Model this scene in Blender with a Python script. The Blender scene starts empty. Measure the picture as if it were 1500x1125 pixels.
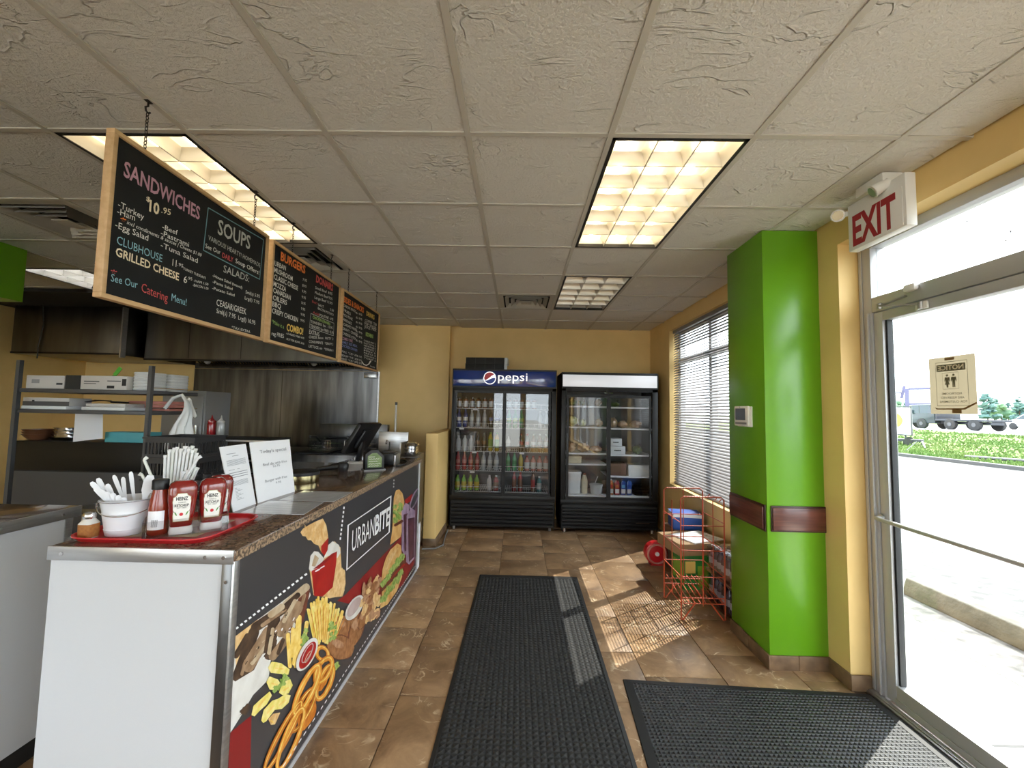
import bpy, bmesh, math, random
from mathutils import Vector, Matrix
random.seed(7)
sc = bpy.context.scene
COL = sc.collection
# ------------------------------------------------------------------ camera
F, VX, VY, CAMH, ROLL, CX, CY = 606.07, 758.77, 601.05, 1.51, 0.0186, 750.0, 562.5
fy = Vector(((VX-CX)/F, (VY-CY)/F, 1)).normalized()
up = Vector((math.sin(ROLL), -math.cos(ROLL), 0)); up = (up - up.dot(fy)*fy).normalized()
rx = fy.cross(up)
def cam2world(d): return Vector((d.dot(rx), d.dot(fy), d.dot(up)))
cam = bpy.data.cameras.new('camera'); camo = bpy.data.objects.new('camera', cam); COL.objects.link(camo)
cam.sensor_width = 36; cam.lens = F/1500*36; cam.clip_start = .02; cam.clip_end = 600
bx_, by_, bz_ = cam2world(Vector((1,0,0))), cam2world(Vector((0,-1,0))), cam2world(Vector((0,0,-1)))
camo.matrix_world = Matrix(((bx_.x,by_.x,bz_.x,0),(bx_.y,by_.y,bz_.y,0),(bx_.z,by_.z,bz_.z,CAMH),(0,0,0,1)))
sc.camera = camo
def ray(x, y): return cam2world(Vector(((x-CX)/F, (y-CY)/F, 1)))
def onz(x, y, z): d = ray(x, y); t = (z-CAMH)/d.z; return Vector((d.x*t, d.y*t, z))
def onx(x, y, X): d = ray(x, y); t = X/d.x; return Vector((X, d.y*t, CAMH+d.z*t))
def ony(x, y, Y): d = ray(x, y); t = Y/d.y; return Vector((d.x*t, Y, CAMH+d.z*t))
# ------------------------------------------------------------------ world, sun, exposure
w = bpy.data.worlds.new('world'); sc.world = w; w.use_nodes = True
bg = w.node_tree.nodes['Background']; bg.inputs[0].default_value = (.86, .93, 1.0, 1); bg.inputs[1].default_value = 2.7
SUN_DIR = Vector((-.82, -.575, -1.20)).normalized()
sun = bpy.data.lights.new('sun', 'SUN'); sun.energy = 5.2; sun.angle = .006; sun.color = (1, .95, .86)
suno = bpy.data.objects.new('sun', sun); COL.objects.link(suno)
suno.rotation_euler = SUN_DIR.to_track_quat('-Z', 'Y').to_euler(); suno.location = (6, 6, 9)
vs = sc.view_settings; vs.view_transform = 'Standard'; vs.look = 'None'; vs.gamma = 1; vs.use_curve_mapping = False
vs.exposure = 1.75
sc.cycles.use_denoising = True
sc.cycles.max_bounces = 10; sc.cycles.diffuse_bounces = 6; sc.cycles.glossy_bounces = 5; sc.cycles.transparent_max_bounces = 14
sc.cycles.sample_clamp_indirect = 6.0; sc.cycles.caustics_reflective = False; sc.cycles.caustics_refractive = False
# ------------------------------------------------------------------ materials
MATS = {}
def srgb(r, g, b):
    f = lambda c: ((c/255+.055)/1.055)**2.4 if c > 10 else c/255/12.92
    return (f(r), f(g), f(b), 1)
def mat(name, col, rough=.5, metal=0, col2=None, scale=8, detail=4, lo=.35, hi=.65, bump=0, bscale=60, bdist=.004, emit=0, spec=.5, coat=0, stretch=None, rnd=0, coords='Object', aniso=0, trans=0):
    if name in MATS: return MATS[name]
    m = bpy.data.materials.new(name); m.use_nodes = True; MATS[name] = m
    nt = m.node_tree; N = nt.nodes; L = nt.links; b = N['Principled BSDF']
    c = col if len(col) == 4 else (*col, 1)
    b.inputs['Base Color'].default_value = c; b.inputs['Roughness'].default_value = rough; b.inputs['Metallic'].default_value = metal
    b.inputs['Specular IOR Level'].default_value = spec; b.inputs['Coat Weight'].default_value = coat; b.inputs['Coat Roughness'].default_value = .08
    b.inputs['Transmission Weight'].default_value = trans
    if emit: b.inputs['Emission Color'].default_value = c; b.inputs['Emission Strength'].default_value = emit
    tc = N.new('ShaderNodeTexCoord'); mp = N.new('ShaderNodeMapping'); L.new(tc.outputs[coords], mp.inputs[0])
    if stretch: mp.inputs['Scale'].default_value = stretch
    last = None
    if col2 is not None:
        n = N.new('ShaderNodeTexNoise'); n.inputs['Scale'].default_value = scale; n.inputs['Detail'].default_value = detail
        L.new(mp.outputs[0], n.inputs['Vector'])
        r = N.new('ShaderNodeValToRGB'); r.color_ramp.elements[0].position = lo; r.color_ramp.elements[1].position = hi
        r.color_ramp.elements[0].color = c; r.color_ramp.elements[1].color = col2 if len(col2) == 4 else (*col2, 1)
        L.new(n.outputs['Fac'], r.inputs[0]); last = r.outputs[0]
        L.new(last, b.inputs['Base Color'])
    if rnd:
        oi = N.new('ShaderNodeObjectInfo'); h = N.new('ShaderNodeHueSaturation')
        mr = N.new('ShaderNodeMapRange'); mr.inputs[3].default_value = 1-rnd; mr.inputs[4].default_value = 1+rnd
        L.new(oi.outputs['Random'], mr.inputs[0]); L.new(mr.outputs[0], h.inputs['Value'])
        if last is None: h.inputs['Color'].default_value = c
        else: L.new(last, h.inputs['Color'])
        L.new(h.outputs[0], b.inputs['Base Color'])
    if bump:
        n2 = N.new('ShaderNodeTexNoise'); n2.inputs['Scale'].default_value = bscale; n2.inputs['Detail'].default_value = 5
        L.new(mp.outputs[0], n2.inputs['Vector'])
        bp = N.new('ShaderNodeBump'); bp.inputs['Strength'].default_value = bump; bp.inputs['Distance'].default_value = bdist
        L.new(n2.outputs['Fac'], bp.inputs['Height']); L.new(bp.outputs[0], b.inputs['Normal'])
    return m
def thin_glass(name, tint=(1,1,1), refl=1.0, rough=0):
    m = bpy.data.materials.new(name); m.use_nodes = True; MATS[name] = m
    nt = m.node_tree; N = nt.nodes; L = nt.links; N.remove(N['Principled BSDF'])
    t = N.new('ShaderNodeBsdfTransparent'); t.inputs[0].default_value = (*tint, 1)
    g = N.new('ShaderNodeBsdfGlossy'); g.inputs['Roughness'].default_value = rough
    lw = N.new('ShaderNodeLayerWeight'); pw = N.new('ShaderNodeMath'); pw.operation = 'POWER'; pw.inputs[1].default_value = 5; L.new(lw.outputs['Facing'], pw.inputs[0])
    fr = N.new('ShaderNodeMath'); fr.operation = 'MULTIPLY_ADD'; fr.inputs[1].default_value = .95; fr.inputs[2].default_value = .045; L.new(pw.outputs[0], fr.inputs[0])
    mu = N.new('ShaderNodeMath'); mu.operation = 'MULTIPLY'; mu.inputs[1].default_value = refl; mu.use_clamp = True
    mx = N.new('ShaderNodeMixShader'); L.new(fr.outputs[0], mu.inputs[0]); L.new(mu.outputs[0], mx.inputs[0])
    L.new(t.outputs[0], mx.inputs[1]); L.new(g.outputs[0], mx.inputs[2]); L.new(mx.outputs[0], N['Material Output'].inputs[0])
    return m
# ------------------------------------------------------------------ mesh helpers
TXT = {}
def text_geo(s, bold=0.0, shear=0.0):
    k = (s, bold, shear)
    if k not in TXT:
        c = bpy.data.curves.new('t', 'FONT'); c.body = s; c.size = 1; c.resolution_u = 2; c.offset = bold; c.shear = shear; c.fill_mode = 'FRONT'
        o = bpy.data.objects.new('t', c); me = o.to_mesh()
        vv = [v.co.copy() for v in me.vertices]; ff = [tuple(p.vertices) for p in me.polygons]
        o.to_mesh_clear(); bpy.data.objects.remove(o); bpy.data.curves.remove(c)
        TXT[k] = (vv, ff)
    return TXT[k]
class MB:
    def __init__(s): s.v = []; s.f = []
    def add(s, vs, fs):
        n = len(s.v); s.v += [tuple(v) for v in vs]; s.f += [tuple(i+n for i in f) for f in fs]; return s
    def box(s, x0, x1, y0, y1, z0, z1):
        return s.add([(x0,y0,z0),(x1,y0,z0),(x1,y1,z0),(x0,y1,z0),(x0,y0,z1),(x1,y0,z1),(x1,y1,z1),(x0,y1,z1)],
                     [(0,3,2,1),(4,5,6,7),(0,1,5,4),(1,2,6,5),(2,3,7,6),(3,0,4,7)])
    def obox(s, c, size, R):
        m = MB().box(-size[0]/2, size[0]/2, -size[1]/2, size[1]/2, -size[2]/2, size[2]/2)
        return s.add([Vector(c)+R@Vector(v) for v in m.v], m.f)
    def bar(s, p0, p1, wd, th, upv=(0,0,1)):
        p0, p1 = Vector(p0), Vector(p1); d = p1-p0; L = d.length; d.normalize(); u = Vector(upv)
        a = d.cross(u).normalized() if abs(d.dot(u)) < .999 else Vector((1,0,0)); b = a.cross(d)
        vs = [p+a*(i*wd/2)+b*(j*th/2) for p in (p0, p1) for i, j in ((-1,-1),(1,-1),(1,1),(-1,1))]
        return s.add(vs, [(0,1,2,3),(7,6,5,4),(0,4,5,1),(1,5,6,2),(2,6,7,3),(3,7,4,0)])
    def prism(s, poly, ax, a, b):
        n = len(poly); mk = {'x': lambda u, v, t: (t,u,v), 'y': lambda u, v, t: (u,t,v), 'z': lambda u, v, t: (u,v,t)}[ax]
        vs = [mk(u, v, a) for u, v in poly]+[mk(u, v, b) for u, v in poly]
        return s.add(vs, [tuple(range(n)), tuple(range(2*n-1, n-1, -1))]+[(i, (i+1) % n, n+(i+1) % n, n+i) for i in range(n)])
    def cyl(s, p0, p1, r0, r1=None, seg=12, caps=True):
        r1 = r0 if r1 is None else r1; p0, p1 = Vector(p0), Vector(p1); d = (p1-p0).normalized()
        a = d.orthogonal().normalized(); b = d.cross(a)
        vs = []
        for p, r in ((p0, r0), (p1, r1)):
            for i in range(seg):
                t = 2*math.pi*i/seg; vs.append(p+a*(math.cos(t)*r)+b*(math.sin(t)*r))
        fs = [(i, (i+1) % seg, seg+(i+1) % seg, seg+i) for i in range(seg)]
        if caps: fs += [tuple(range(seg-1, -1, -1)), tuple(range(seg, 2*seg))]
        return s.add(vs, fs)
    def lathe(s, prof, c=(0,0,0), seg=16, caps=True):
        vs = []; c = Vector(c)
        for r, z in prof:
            for i in range(seg):
                t = 2*math.pi*i/seg; vs.append((c.x+r*math.cos(t), c.y+r*math.sin(t), c.z+z))
        fs = []
        for k in range(len(prof)-1):
            for i in range(seg):
                j = (i+1) % seg; fs.append((k*seg+i, k*seg+j, (k+1)*seg+j, (k+1)*seg+i))
        if caps:
            fs.append(tuple(range(seg-1, -1, -1))); n = (len(prof)-1)*seg; fs.append(tuple(range(n, n+seg)))
        return s.add(vs, fs)
    def loft(s, secs, c=(0,0,0), seg=20, rot=0, caps=True):
        # secs: (z, a, b, exponent[, dx, dy]) superellipse rings
        vs = []; c = Vector(c); cr, sr = math.cos(rot), math.sin(rot)
        for q in secs:
            z, a, b, e = q[:4]; dx, dy = (q[4], q[5]) if len(q) > 4 else (0, 0)
            for i in range(seg):
                t = 2*math.pi*i/seg; ct, st = math.cos(t), math.sin(t)
                x = dx+a*math.copysign(abs(ct)**(2/e), ct); y = dy+b*math.copysign(abs(st)**(2/e), st)
                vs.append((c.x+x*cr-y*sr, c.y+x*sr+y*cr, c.z+z))
        fs = []
        for k in range(len(secs)-1):
            for i in range(seg):
                j = (i+1) % seg; fs.append((k*seg+i, k*seg+j, (k+1)*seg+j, (k+1)*seg+i))
        if caps:
            fs.append(tuple(range(seg-1, -1, -1))); n = (len(secs)-1)*seg; fs.append(tuple(range(n, n+seg)))
        return s.add(vs, fs)
    def tube(s, path, r, seg=6, closed=False, caps=True):
        P = [Vector(p) for p in path]; n = len(P); vs = []; prev = None
        for i in range(n):
            if closed: d = (P[(i+1) % n]-P[i-1]).normalized()
            else: d = (P[min(i+1, n-1)]-P[max(i-1, 0)]).normalized()
            if prev is None: a = d.orthogonal().normalized()
            else:
                a = prev-d*prev.dot(d); a = a.normalized() if a.length > 1e-6 else d.orthogonal().normalized()
            prev = a; b = d.cross(a); rr = r[i] if isinstance(r, (list, tuple)) else r
            for k in range(seg):
                t = 2*math.pi*k/seg; vs.append(P[i]+a*(math.cos(t)*rr)+b*(math.sin(t)*rr))
        fs = []
        for i in range(n if closed else n-1):
            i2 = (i+1) % n
            for k in range(seg):
                k2 = (k+1) % seg; fs.append((i*seg+k, i*seg+k2, i2*seg+k2, i2*seg+k))
        if caps and not closed: fs += [tuple(range(seg-1, -1, -1)), tuple(range((n-1)*seg, n*seg))]
        return s.add(vs, fs)
    def ball(s, c, r, nu=12, nv=7, jit=0):
        c = Vector(c); rr = r if isinstance(r, (tuple, list)) else (r, r, r); vs = [c+Vector((0,0,-rr[2]))]
        for j in range(1, nv):
            p = -math.pi/2+math.pi*j/nv
            for i in range(nu):
                t = 2*math.pi*i/nu; k = 1+random.uniform(-jit, jit)
                vs.append(c+Vector((rr[0]*math.cos(p)*math.cos(t)*k, rr[1]*math.cos(p)*math.sin(t)*k, rr[2]*math.sin(p)*k)))
        vs.append(c+Vector((0,0,rr[2]))); fs = [(0, 1+(i+1) % nu, 1+i) for i in range(nu)]
        for j in range(nv-2):
            for i in range(nu):
                i2 = (i+1) % nu; fs.append((1+j*nu+i, 1+j*nu+i2, 1+(j+1)*nu+i2, 1+(j+1)*nu+i))
        T = len(vs)-1; fs += [(T, 1+(nv-2)*nu+i, 1+(nv-2)*nu+(i+1) % nu) for i in range(nu)]
        return s.add(vs, fs)
    def poly(s, pts): return s.add(pts, [tuple(range(len(pts)))])
    def text(s, st, O, U, V, h, width=None, bold=0.0, shear=0.0, center=False, lift=(0,0,0)):
        vv, ff = text_geo(st, bold, shear)
        if not vv: return s
        x0 = min(v.x for v in vv); x1 = max(v.x for v in vv); sy = h/.69
        sx = sy if width is None else width/(x1-x0)
        off = -(x0+x1)/2 if center else -x0
        O, U, V, lf = Vector(O), Vector(U), Vector(V), Vector(lift)
        return s.add([O+lf+U*((v.x+off)*sx)+V*(v.y*sy) for v in vv], ff)
    def build(s, name, m, parent=None, bev=0, smooth=40, fix=True, loc=None):
        me = bpy.data.meshes.new(name); me.from_pydata(s.v, [], s.f)
        b = bmesh.new(); b.from_mesh(me)
        if fix: bmesh.ops.recalc_face_normals(b, faces=b.faces)
        if bev:
            ed = [e for e in b.edges if len(e.link_faces) == 2 and e.calc_face_angle(0) > .5]
            bmesh.ops.bevel(b, geom=ed, offset=bev, segments=2, profile=.5, affect='EDGES', clamp_overlap=True)
        b.to_mesh(me); b.free()
        me.materials.append(m if not isinstance(m, str) else MATS[m])
        if smooth:
            me.polygons.foreach_set('use_smooth', [True]*len(me.polygons)); me.set_sharp_from_angle(angle=math.radians(smooth))
        o = bpy.data.objects.new(name, me); COL.objects.link(o)
        if parent: o.parent = parent
        if loc is not None: o.location = loc
        return o
def B(x0, x1, y0, y1, z0, z1): return MB().box(x0, x1, y0, y1, z0, z1)
def thing(name, label, cat, loc=(0,0,0), rz=0, group=None):
    o = bpy.data.objects.new(name, None); COL.objects.link(o); o.location = loc; o.rotation_euler = (0, 0, rz); o.empty_display_size = .05
    o['label'] = label; o['category'] = cat
    if group: o['group'] = group
    return o
def tag(o, label, cat, group=None):
    o['label'] = label; o['category'] = cat
    if group: o['group'] = group
    return o
def struct(o, label=None, cat=None):
    o['kind'] = 'structure'
    if label: o['label'] = label
    if cat: o['category'] = cat
    return o
def dup(root, loc, rz=None, label=None):
    r = root.copy(); COL.objects.link(r); r.location = loc
    if rz is not None: r.rotation_euler = (0, 0, rz)
    if label: r['label'] = label
    for ch in [o for o in root.children]:
        c = ch.copy(); COL.objects.link(c); c.parent = r
        for g in [o for o in ch.children]:
            d = g.copy(); COL.objects.link(d); d.parent = c
    return r
def ell(cx, cy, a, b, rot=0, n=24): 
    r = math.radians(rot); return [(cx+a*math.cos(t)*math.cos(r)-b*math.sin(t)*math.sin(r), cy+a*math.cos(t)*math.sin(r)+b*math.sin(t)*math.cos(r)) for t in [2*math.pi*i/n for i in range(n)]]
# palette
mat('wall_gold', (.85, .60, .245), .55, col2=(.79, .555, .22), scale=3, bump=.12, bscale=220, bdist=.002)
mat('column_green', (.135, .36, .012), .28, col2=(.12, .335, .010), scale=2, bump=.06, bscale=160, bdist=.002)
mat('white_paint', (.78, .78, .76), .45); mat('plastic_white', (.82, .82, .80), .35); mat('paper', (.82, .83, .86), .6)
mat('white_panel', (.58, .59, .61), .4, bump=.25, bscale=420, bdist=.0008)
mat('black_plastic', (.008, .008, .009), .4, spec=.4); mat('black_metal', (.005, .005, .0055), .4, spec=.3); mat('black_matte', (.012, .012, .012), .7)
mat('charcoal', (.045, .043, .046), .35, coat=.15); mat('dark_grey', (.06, .06, .065), .5); mat('grey_plastic', (.22, .22, .23), .5)
mat('alu', (.55, .55, .55), .32, .9, col2=(.45, .45, .46), scale=6, stretch=(1, 1, 14)); mat('chrome', (.75, .75, .76), .12, 1)
mat('frame_alu', (.50, .505, .515), .42, .25)
mat('steel', (.20, .202, .205), .3, 1, col2=(.095, .096, .098), scale=3.5, stretch=(2.5, 2.5, .25), bump=.05, bscale=40, bdist=.001)
mat('steel_dark', (.10, .095, .088), .3, 1, col2=(.06, .056, .05), scale=3, stretch=(2, 2, .3))
mat('tee', (.56, .53, .47), .5); mat('vent', (.50, .48, .43), .5)
mat('chain_metal', (.05, .045, .04), .4, .8); mat('pine', (.64, .42, .215), .5, col2=(.56, .35, .165), scale=5, stretch=(9, 1, 9), bump=.05)
mat('slate', (.006, .0065, .0065), .65, col2=(.010, .0105, .0105), scale=4, spec=.3)
mat('red_tray', (.50, .012, .018), .32, coat=.2); mat('red_wire', (.48, .075, .028), .4)
mat('ketchup', (.19, .010, .008), .14, coat=.6); mat('sauce', (.24, .025, .010), .2, coat=.4); mat('clear', (.9,.9,.9), .05)
thin_glass('glass', (.97, .985, .98), 1.0); thin_glass('cooler_glass', (.80, .81, .82), 1.9); thin_glass('acrylic', (.93, .93, .93), 1.2); thin_glass('plastic_clear', (.86, .87, .88), 1.6, .08)
# ------------------------------------------------------------------ room dimensions
CEIL, WR, WB, WBK, WL, WF = 2.685, 1.88, 5.92, 5.81, -6.2, -4.5
# ---- textured stone floor tile and ceiling tile materials
def stone_mat(name, base, dark, light, rough=.35):
    m = bpy.data.materials.new(name); m.use_nodes = True; MATS[name] = m; nt = m.node_tree; N = nt.nodes; L = nt.links; b = N['Principled BSDF']
    g = N.new('ShaderNodeNewGeometry'); oi = N.new('ShaderNodeObjectInfo')
    sc_ = N.new('ShaderNodeMath'); sc_.operation = 'MULTIPLY'; sc_.inputs[1].default_value = 37; L.new(oi.outputs['Random'], sc_.inputs[0])
    ad = N.new('ShaderNodeVectorMath'); L.new(g.outputs['Position'], ad.inputs[0]); L.new(sc_.outputs[0], ad.inputs[1])
    n1 = N.new('ShaderNodeTexNoise'); n1.inputs['Scale'].default_value = 5; n1.inputs['Detail'].default_value = 8; n1.inputs['Roughness'].default_value = .65; n1.inputs['Distortion'].default_value = .6
    L.new(ad.outputs[0], n1.inputs['Vector'])
    r1 = N.new('ShaderNodeValToRGB'); e = r1.color_ramp.elements; e[0].position = .3; e[0].color = (*dark, 1); e[1].position = .7; e[1].color = (*base, 1); L.new(n1.outputs['Fac'], r1.inputs[0])
    n2 = N.new('ShaderNodeTexNoise'); n2.inputs['Scale'].default_value = 6; n2.inputs['Detail'].default_value = 6; n2.inputs['Distortion'].default_value = 1.2; L.new(ad.outputs[0], n2.inputs['Vector'])
    r2 = N.new('ShaderNodeValToRGB'); e = r2.color_ramp.elements; e[0].position = .478; e[0].color = (0,0,0,1); e[1].position = .5; e[1].color = (1,1,1,1)
    e2 = r2.color_ramp.elements.new(.522); e2.color = (0,0,0,1); L.new(n2.outputs['Fac'], r2.inputs[0])
    n3 = N.new('ShaderNodeTexNoise'); n3.inputs['Scale'].default_value = 9; n3.inputs['Detail'].default_value = 2; L.new(ad.outputs[0], n3.inputs['Vector'])
    r3 = N.new('ShaderNodeValToRGB'); r3.color_ramp.elements[0].position = .5; r3.color_ramp.elements[1].position = .66; L.new(n3.outputs['Fac'], r3.inputs[0])
    mu = N.new('ShaderNodeMath'); mu.operation = 'MULTIPLY'; L.new(r2.outputs[0], mu.inputs[0]); L.new(r3.outputs[0], mu.inputs[1])
    mu2 = N.new('ShaderNodeMath'); mu2.operation = 'MULTIPLY'; mu2.inputs[1].default_value = .95; L.new(mu.outputs[0], mu2.inputs[0])
    mx = N.new('ShaderNodeMix'); mx.data_type = 'RGBA'; L.new(mu2.outputs[0], mx.inputs[0]); L.new(r1.outputs[0], mx.inputs[6]); mx.inputs[7].default_value = (*light, 1)
    hs = N.new('ShaderNodeHueSaturation'); mr = N.new('ShaderNodeMapRange'); mr.inputs[3].default_value = .88; mr.inputs[4].default_value = 1.12; L.new(oi.outputs['Random'], mr.inputs[0]); L.new(mr.outputs[0], hs.inputs['Value'])
    L.new(mx.outputs[2], hs.inputs['Color']); L.new(hs.outputs[0], b.inputs['Base Color'])
    mrr = N.new('ShaderNodeMapRange'); mrr.inputs[3].default_value = rough-.08; mrr.inputs[4].default_value = rough+.22; L.new(n1.outputs['Fac'], mrr.inputs[0]); L.new(mrr.outputs[0], b.inputs['Roughness'])
    bp = N.new('ShaderNodeBump'); bp.inputs['Strength'].default_value = .25; bp.inputs['Distance'].default_value = .004; L.new(n1.outputs['Fac'], bp.inputs['Height']); L.new(bp.outputs[0], b.inputs['Normal'])
    return m
stone_mat('floor_stone', (.40, .255, .14), (.15, .085, .042), (.68, .55, .38))
def ceil_mat():
    m = bpy.data.materials.new('ceiling_tile'); m.use_nodes = True; MATS['ceiling_tile'] = m; nt = m.node_tree; N = nt.nodes; L = nt.links; b = N['Principled BSDF']
    b.inputs['Base Color'].default_value = (.81, .785, .74, 1); b.inputs['Roughness'].default_value = .9; b.inputs['Specular IOR Level'].default_value = .2
    tc = N.new('ShaderNodeTexCoord'); oi = N.new('ShaderNodeObjectInfo'); s_ = N.new('ShaderNodeMath'); s_.operation = 'MULTIPLY'; s_.inputs[1].default_value = 3; L.new(oi.outputs['Random'], s_.inputs[0])
    ad = N.new('ShaderNodeVectorMath'); L.new(tc.outputs['Object'], ad.inputs[0]); L.new(s_.outputs[0], ad.inputs[1])
    mp = N.new('ShaderNodeMapping'); mp.inputs['Rotation'].default_value = (0, 0, .6); mp.inputs['Scale'].default_value = (2.2, 5.5, 1); L.new(ad.outputs[0], mp.inputs[0])
    n1 = N.new('ShaderNodeTexNoise'); n1.inputs['Scale'].default_value = 1.5; n1.inputs['Detail'].default_value = 3; n1.inputs['Distortion'].default_value = 1.4; L.new(mp.outputs[0], n1.inputs['Vector'])
    r = N.new('ShaderNodeValToRGB'); e = r.color_ramp.elements; e[0].position = .47; e[0].color = (0,0,0,1); e[1].position = .5; e[1].color = (1,1,1,1); q = e.new(.53); q.color = (0,0,0,1); L.new(n1.outputs['Fac'], r.inputs[0])
    n4 = N.new('ShaderNodeTexNoise'); n4.inputs['Scale'].default_value = 5; L.new(ad.outputs[0], n4.inputs['Vector'])
    r4 = N.new('ShaderNodeValToRGB'); r4.color_ramp.elements[0].position = .45; r4.color_ramp.elements[1].position = .62; L.new(n4.outputs['Fac'], r4.inputs[0])
    mm = N.new('ShaderNodeMath'); mm.operation = 'MULTIPLY'; L.new(r.outputs[0], mm.inputs[0]); L.new(r4.outputs[0], mm.inputs[1])
    n2 = N.new('ShaderNodeTexNoise'); n2.inputs['Scale'].default_value = 75; n2.inputs['Detail'].default_value = 5; n2.inputs['Roughness'].default_value = .65; L.new(tc.outputs['Object'], n2.inputs['Vector'])
    m2 = N.new('ShaderNodeMath'); m2.operation = 'MULTIPLY'; m2.inputs[1].default_value = 1.3; L.new(n2.outputs['Fac'], m2.inputs[0])
    a2 = N.new('ShaderNodeMath'); a2.operation = 'ADD'; L.new(mm.outputs[0], a2.inputs[0]); L.new(m2.outputs[0], a2.inputs[1])
    bp = N.new('ShaderNodeBump'); bp.inputs['Strength'].default_value = .9; bp.inputs['Distance'].default_value = .011; L.new(a2.outputs[0], bp.inputs['Height']); L.new(bp.outputs[0], b.inputs['Normal'])
ceil_mat()
mat('grout', (.13, .085, .05), .8); mat('concrete', (.52, .50, .46), .9, col2=(.45, .43, .40), scale=3, bump=.3, bscale=30)
mat('asphalt', (.15, .147, .142), .95, col2=(.05, .0495, .049), scale=9, detail=8, bump=.5, bscale=60, bdist=.01)
mat('curb', (.055, .055, .055), .9); mat('grass_soil', (.070, .115, .022), 1, col2=(.105, .135, .035), scale=1.2, detail=6)
mat('grass_blade', (.055, .12, .018), .9, col2=(.115, .165, .04), scale=.8)
mat('blind_white', (.23, .22, .225), .45); mat('baseboard_tile', (.22, .14, .08), .4, col2=(.13, .08, .045), scale=12, bump=.1)  # blind colour darkened so that sunlit slats read as shaded grey
mat('wood_rail', (.16, .05, .035), .32, col2=(.075, .022, .018), scale=7, detail=6, stretch=(.6, .6, 9), coat=.25); mat('wood_rail_edge', (.045, .014, .012), .4)
mat('rubber', (.009, .0095, .0105), .62); mat('thermo_lcd', (.055, .06, .075), .15); mat('lens', (.5, .5, .5), .1, .6)
# ------------------------------------------------------------------ floor
fl = struct(B(WL, WR+.2, WF, WB+.1, -.10, -.006).build('floor', 'grout', smooth=0))
TS = .4505; tcache = {}
for k in range(-5, 6):
    x0, x1 = -.597+TS*k, -.597+TS*(k+1); x1 = min(x1, WR)
    for j in range(-3, 10):
        y0 = (2.036 if k % 2 else 2.27)+.4525*j; y1 = min(y0+.4525, WB if x0 > -1.1 else WBK)
        if y1 < 1.0 or y1-y0 < .03 or x1-x0 < .03: continue
        key = (round(x1-x0, 3), round(y1-y0, 3))
        if key not in tcache:
            tcache[key] = B(.0022, key[0]-.0022, .0022, key[1]-.0022, -.008, 0).build('floor_tile', 'floor_stone', fl, bev=.0016).data
            o = [c for c in fl.children][-1]; o.location = (x0, y0, 0)
        else:
            o = bpy.data.objects.new('floor_tile', tcache[key]); COL.objects.link(o); o.parent = fl; o.location = (x0, y0, 0)
# ------------------------------------------------------------------ ceiling: slab, tee bars, tiles
GX0, GY0, GS = -.237, 1.696, .61
ce = struct(MB().box(WL, WR+.2, WF, GY0-GS, CEIL, CEIL+.3).box(WL, WR+.2, WF, WB+.1, CEIL+.3, CEIL+.4).build('ceiling', 'ceiling_tile', smooth=0))
skip = set()
LIGHTS = [(1, 0), (-3, 0), (1, 3), (-7, 3)]         # 2x4 ft cells (col,row)
VENTS = [(0, 4), (-3, 2), (-5, 1)]
for c, r in LIGHTS: skip |= {(c, r), (c, r+1)}
for c, r in VENTS: skip.add((c, r))
cc = {}
for c in range(-10, 4):
    for r in range(-1, 8):
        if (c, r) in skip: continue
        x0, x1 = max(GX0+GS*c, WL), min(GX0+GS*(c+1), WR); y0, y1 = GY0+GS*r, min(GY0+GS*(r+1), WB if c >= -1 else WBK)
        if x1-x0 < .03 or y1-y0 < .03: continue
        key = (round(x1-x0, 3), round(y1-y0, 3))
        if key not in cc: o = B(.011, key[0]-.011, .011, key[1]-.011, .004, .018).build('ceiling_panel', 'ceiling_tile', ce, bev=.003, smooth=0); cc[key] = o.data
        else: o = bpy.data.objects.new('ceiling_panel', cc[key]); COL.objects.link(o); o.parent = ce
        o.location = (x0, y0, CEIL)
lx = {}
for c, r in LIGHTS: lx[(c, r+1)] = 1                 # cross tee inside a 2x4 light is left out
for c in range(-9, 4):
    x = GX0+GS*c; B(x-.012, x+.012, GY0-GS, WB if c >= 0 else WBK, CEIL-.002, CEIL+.03).build('tee_bar', 'tee', ce)
for r in range(-1, 7):
    for c in range(-10, 4):
        if (c, r) in lx: continue
        x0, x1 = max(GX0+GS*c+.012, WL), min(GX0+GS*(c+1)-.012, WR); y = GY0+GS*r
        B(x0, x1, y-.012, y+.012, CEIL-.001, CEIL+.03).build('tee_bar', 'tee', ce)
# ------------------------------------------------------------------ walls
WO = WR+.2; DY0, DY1, DH = 1.33, 2.43, 2.53; NY0, NY1, NZ0, NZ1 = 3.45, 5.17, .655, 2.54; SY0, SY1 = -4.2, 1.0
wr = MB()
wr.box(WR, WO, DY1, NY0, 0, CEIL+.35).box(WR, WO, NY1, WB, 0, CEIL+.35).box(WR, WO, NY0, NY1, 0, NZ0).box(WR, WO, NY0, NY1, NZ1, CEIL+.35)
wr.box(WR, WO, DY0, DY1, DH, CEIL+.35).box(WR, WO, SY1, DY0, 0, CEIL+.35).box(WR, WO, SY0, SY1, 0, .5).box(WR, WO, SY0, SY1, DH, CEIL+.35).box(WR, WO, WF, SY0, 0, CEIL+.35)
struct(wr.build('wall_right', 'wall_gold', smooth=0))
struct(MB().box(WL-.1, -.985, WBK, WB+.1, 0, CEIL+.35).box(-.985, WO, WB, WB+.1, 0, CEIL+.35).build('wall_back', 'wall_gold', smooth=0))
struct(B(WL-.1, WL, WF, WBK, 0, CEIL+.35).build('wall_left', 'wall_gold', smooth=0))
wf = MB(); px_ = WL
FW = [(-5.9, -4.2), (-3.95, -2.2), (-.92, .12), (.25, 1.15)]  # leftmost opening unseen and added for light, others enlarged to brighten the back
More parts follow.
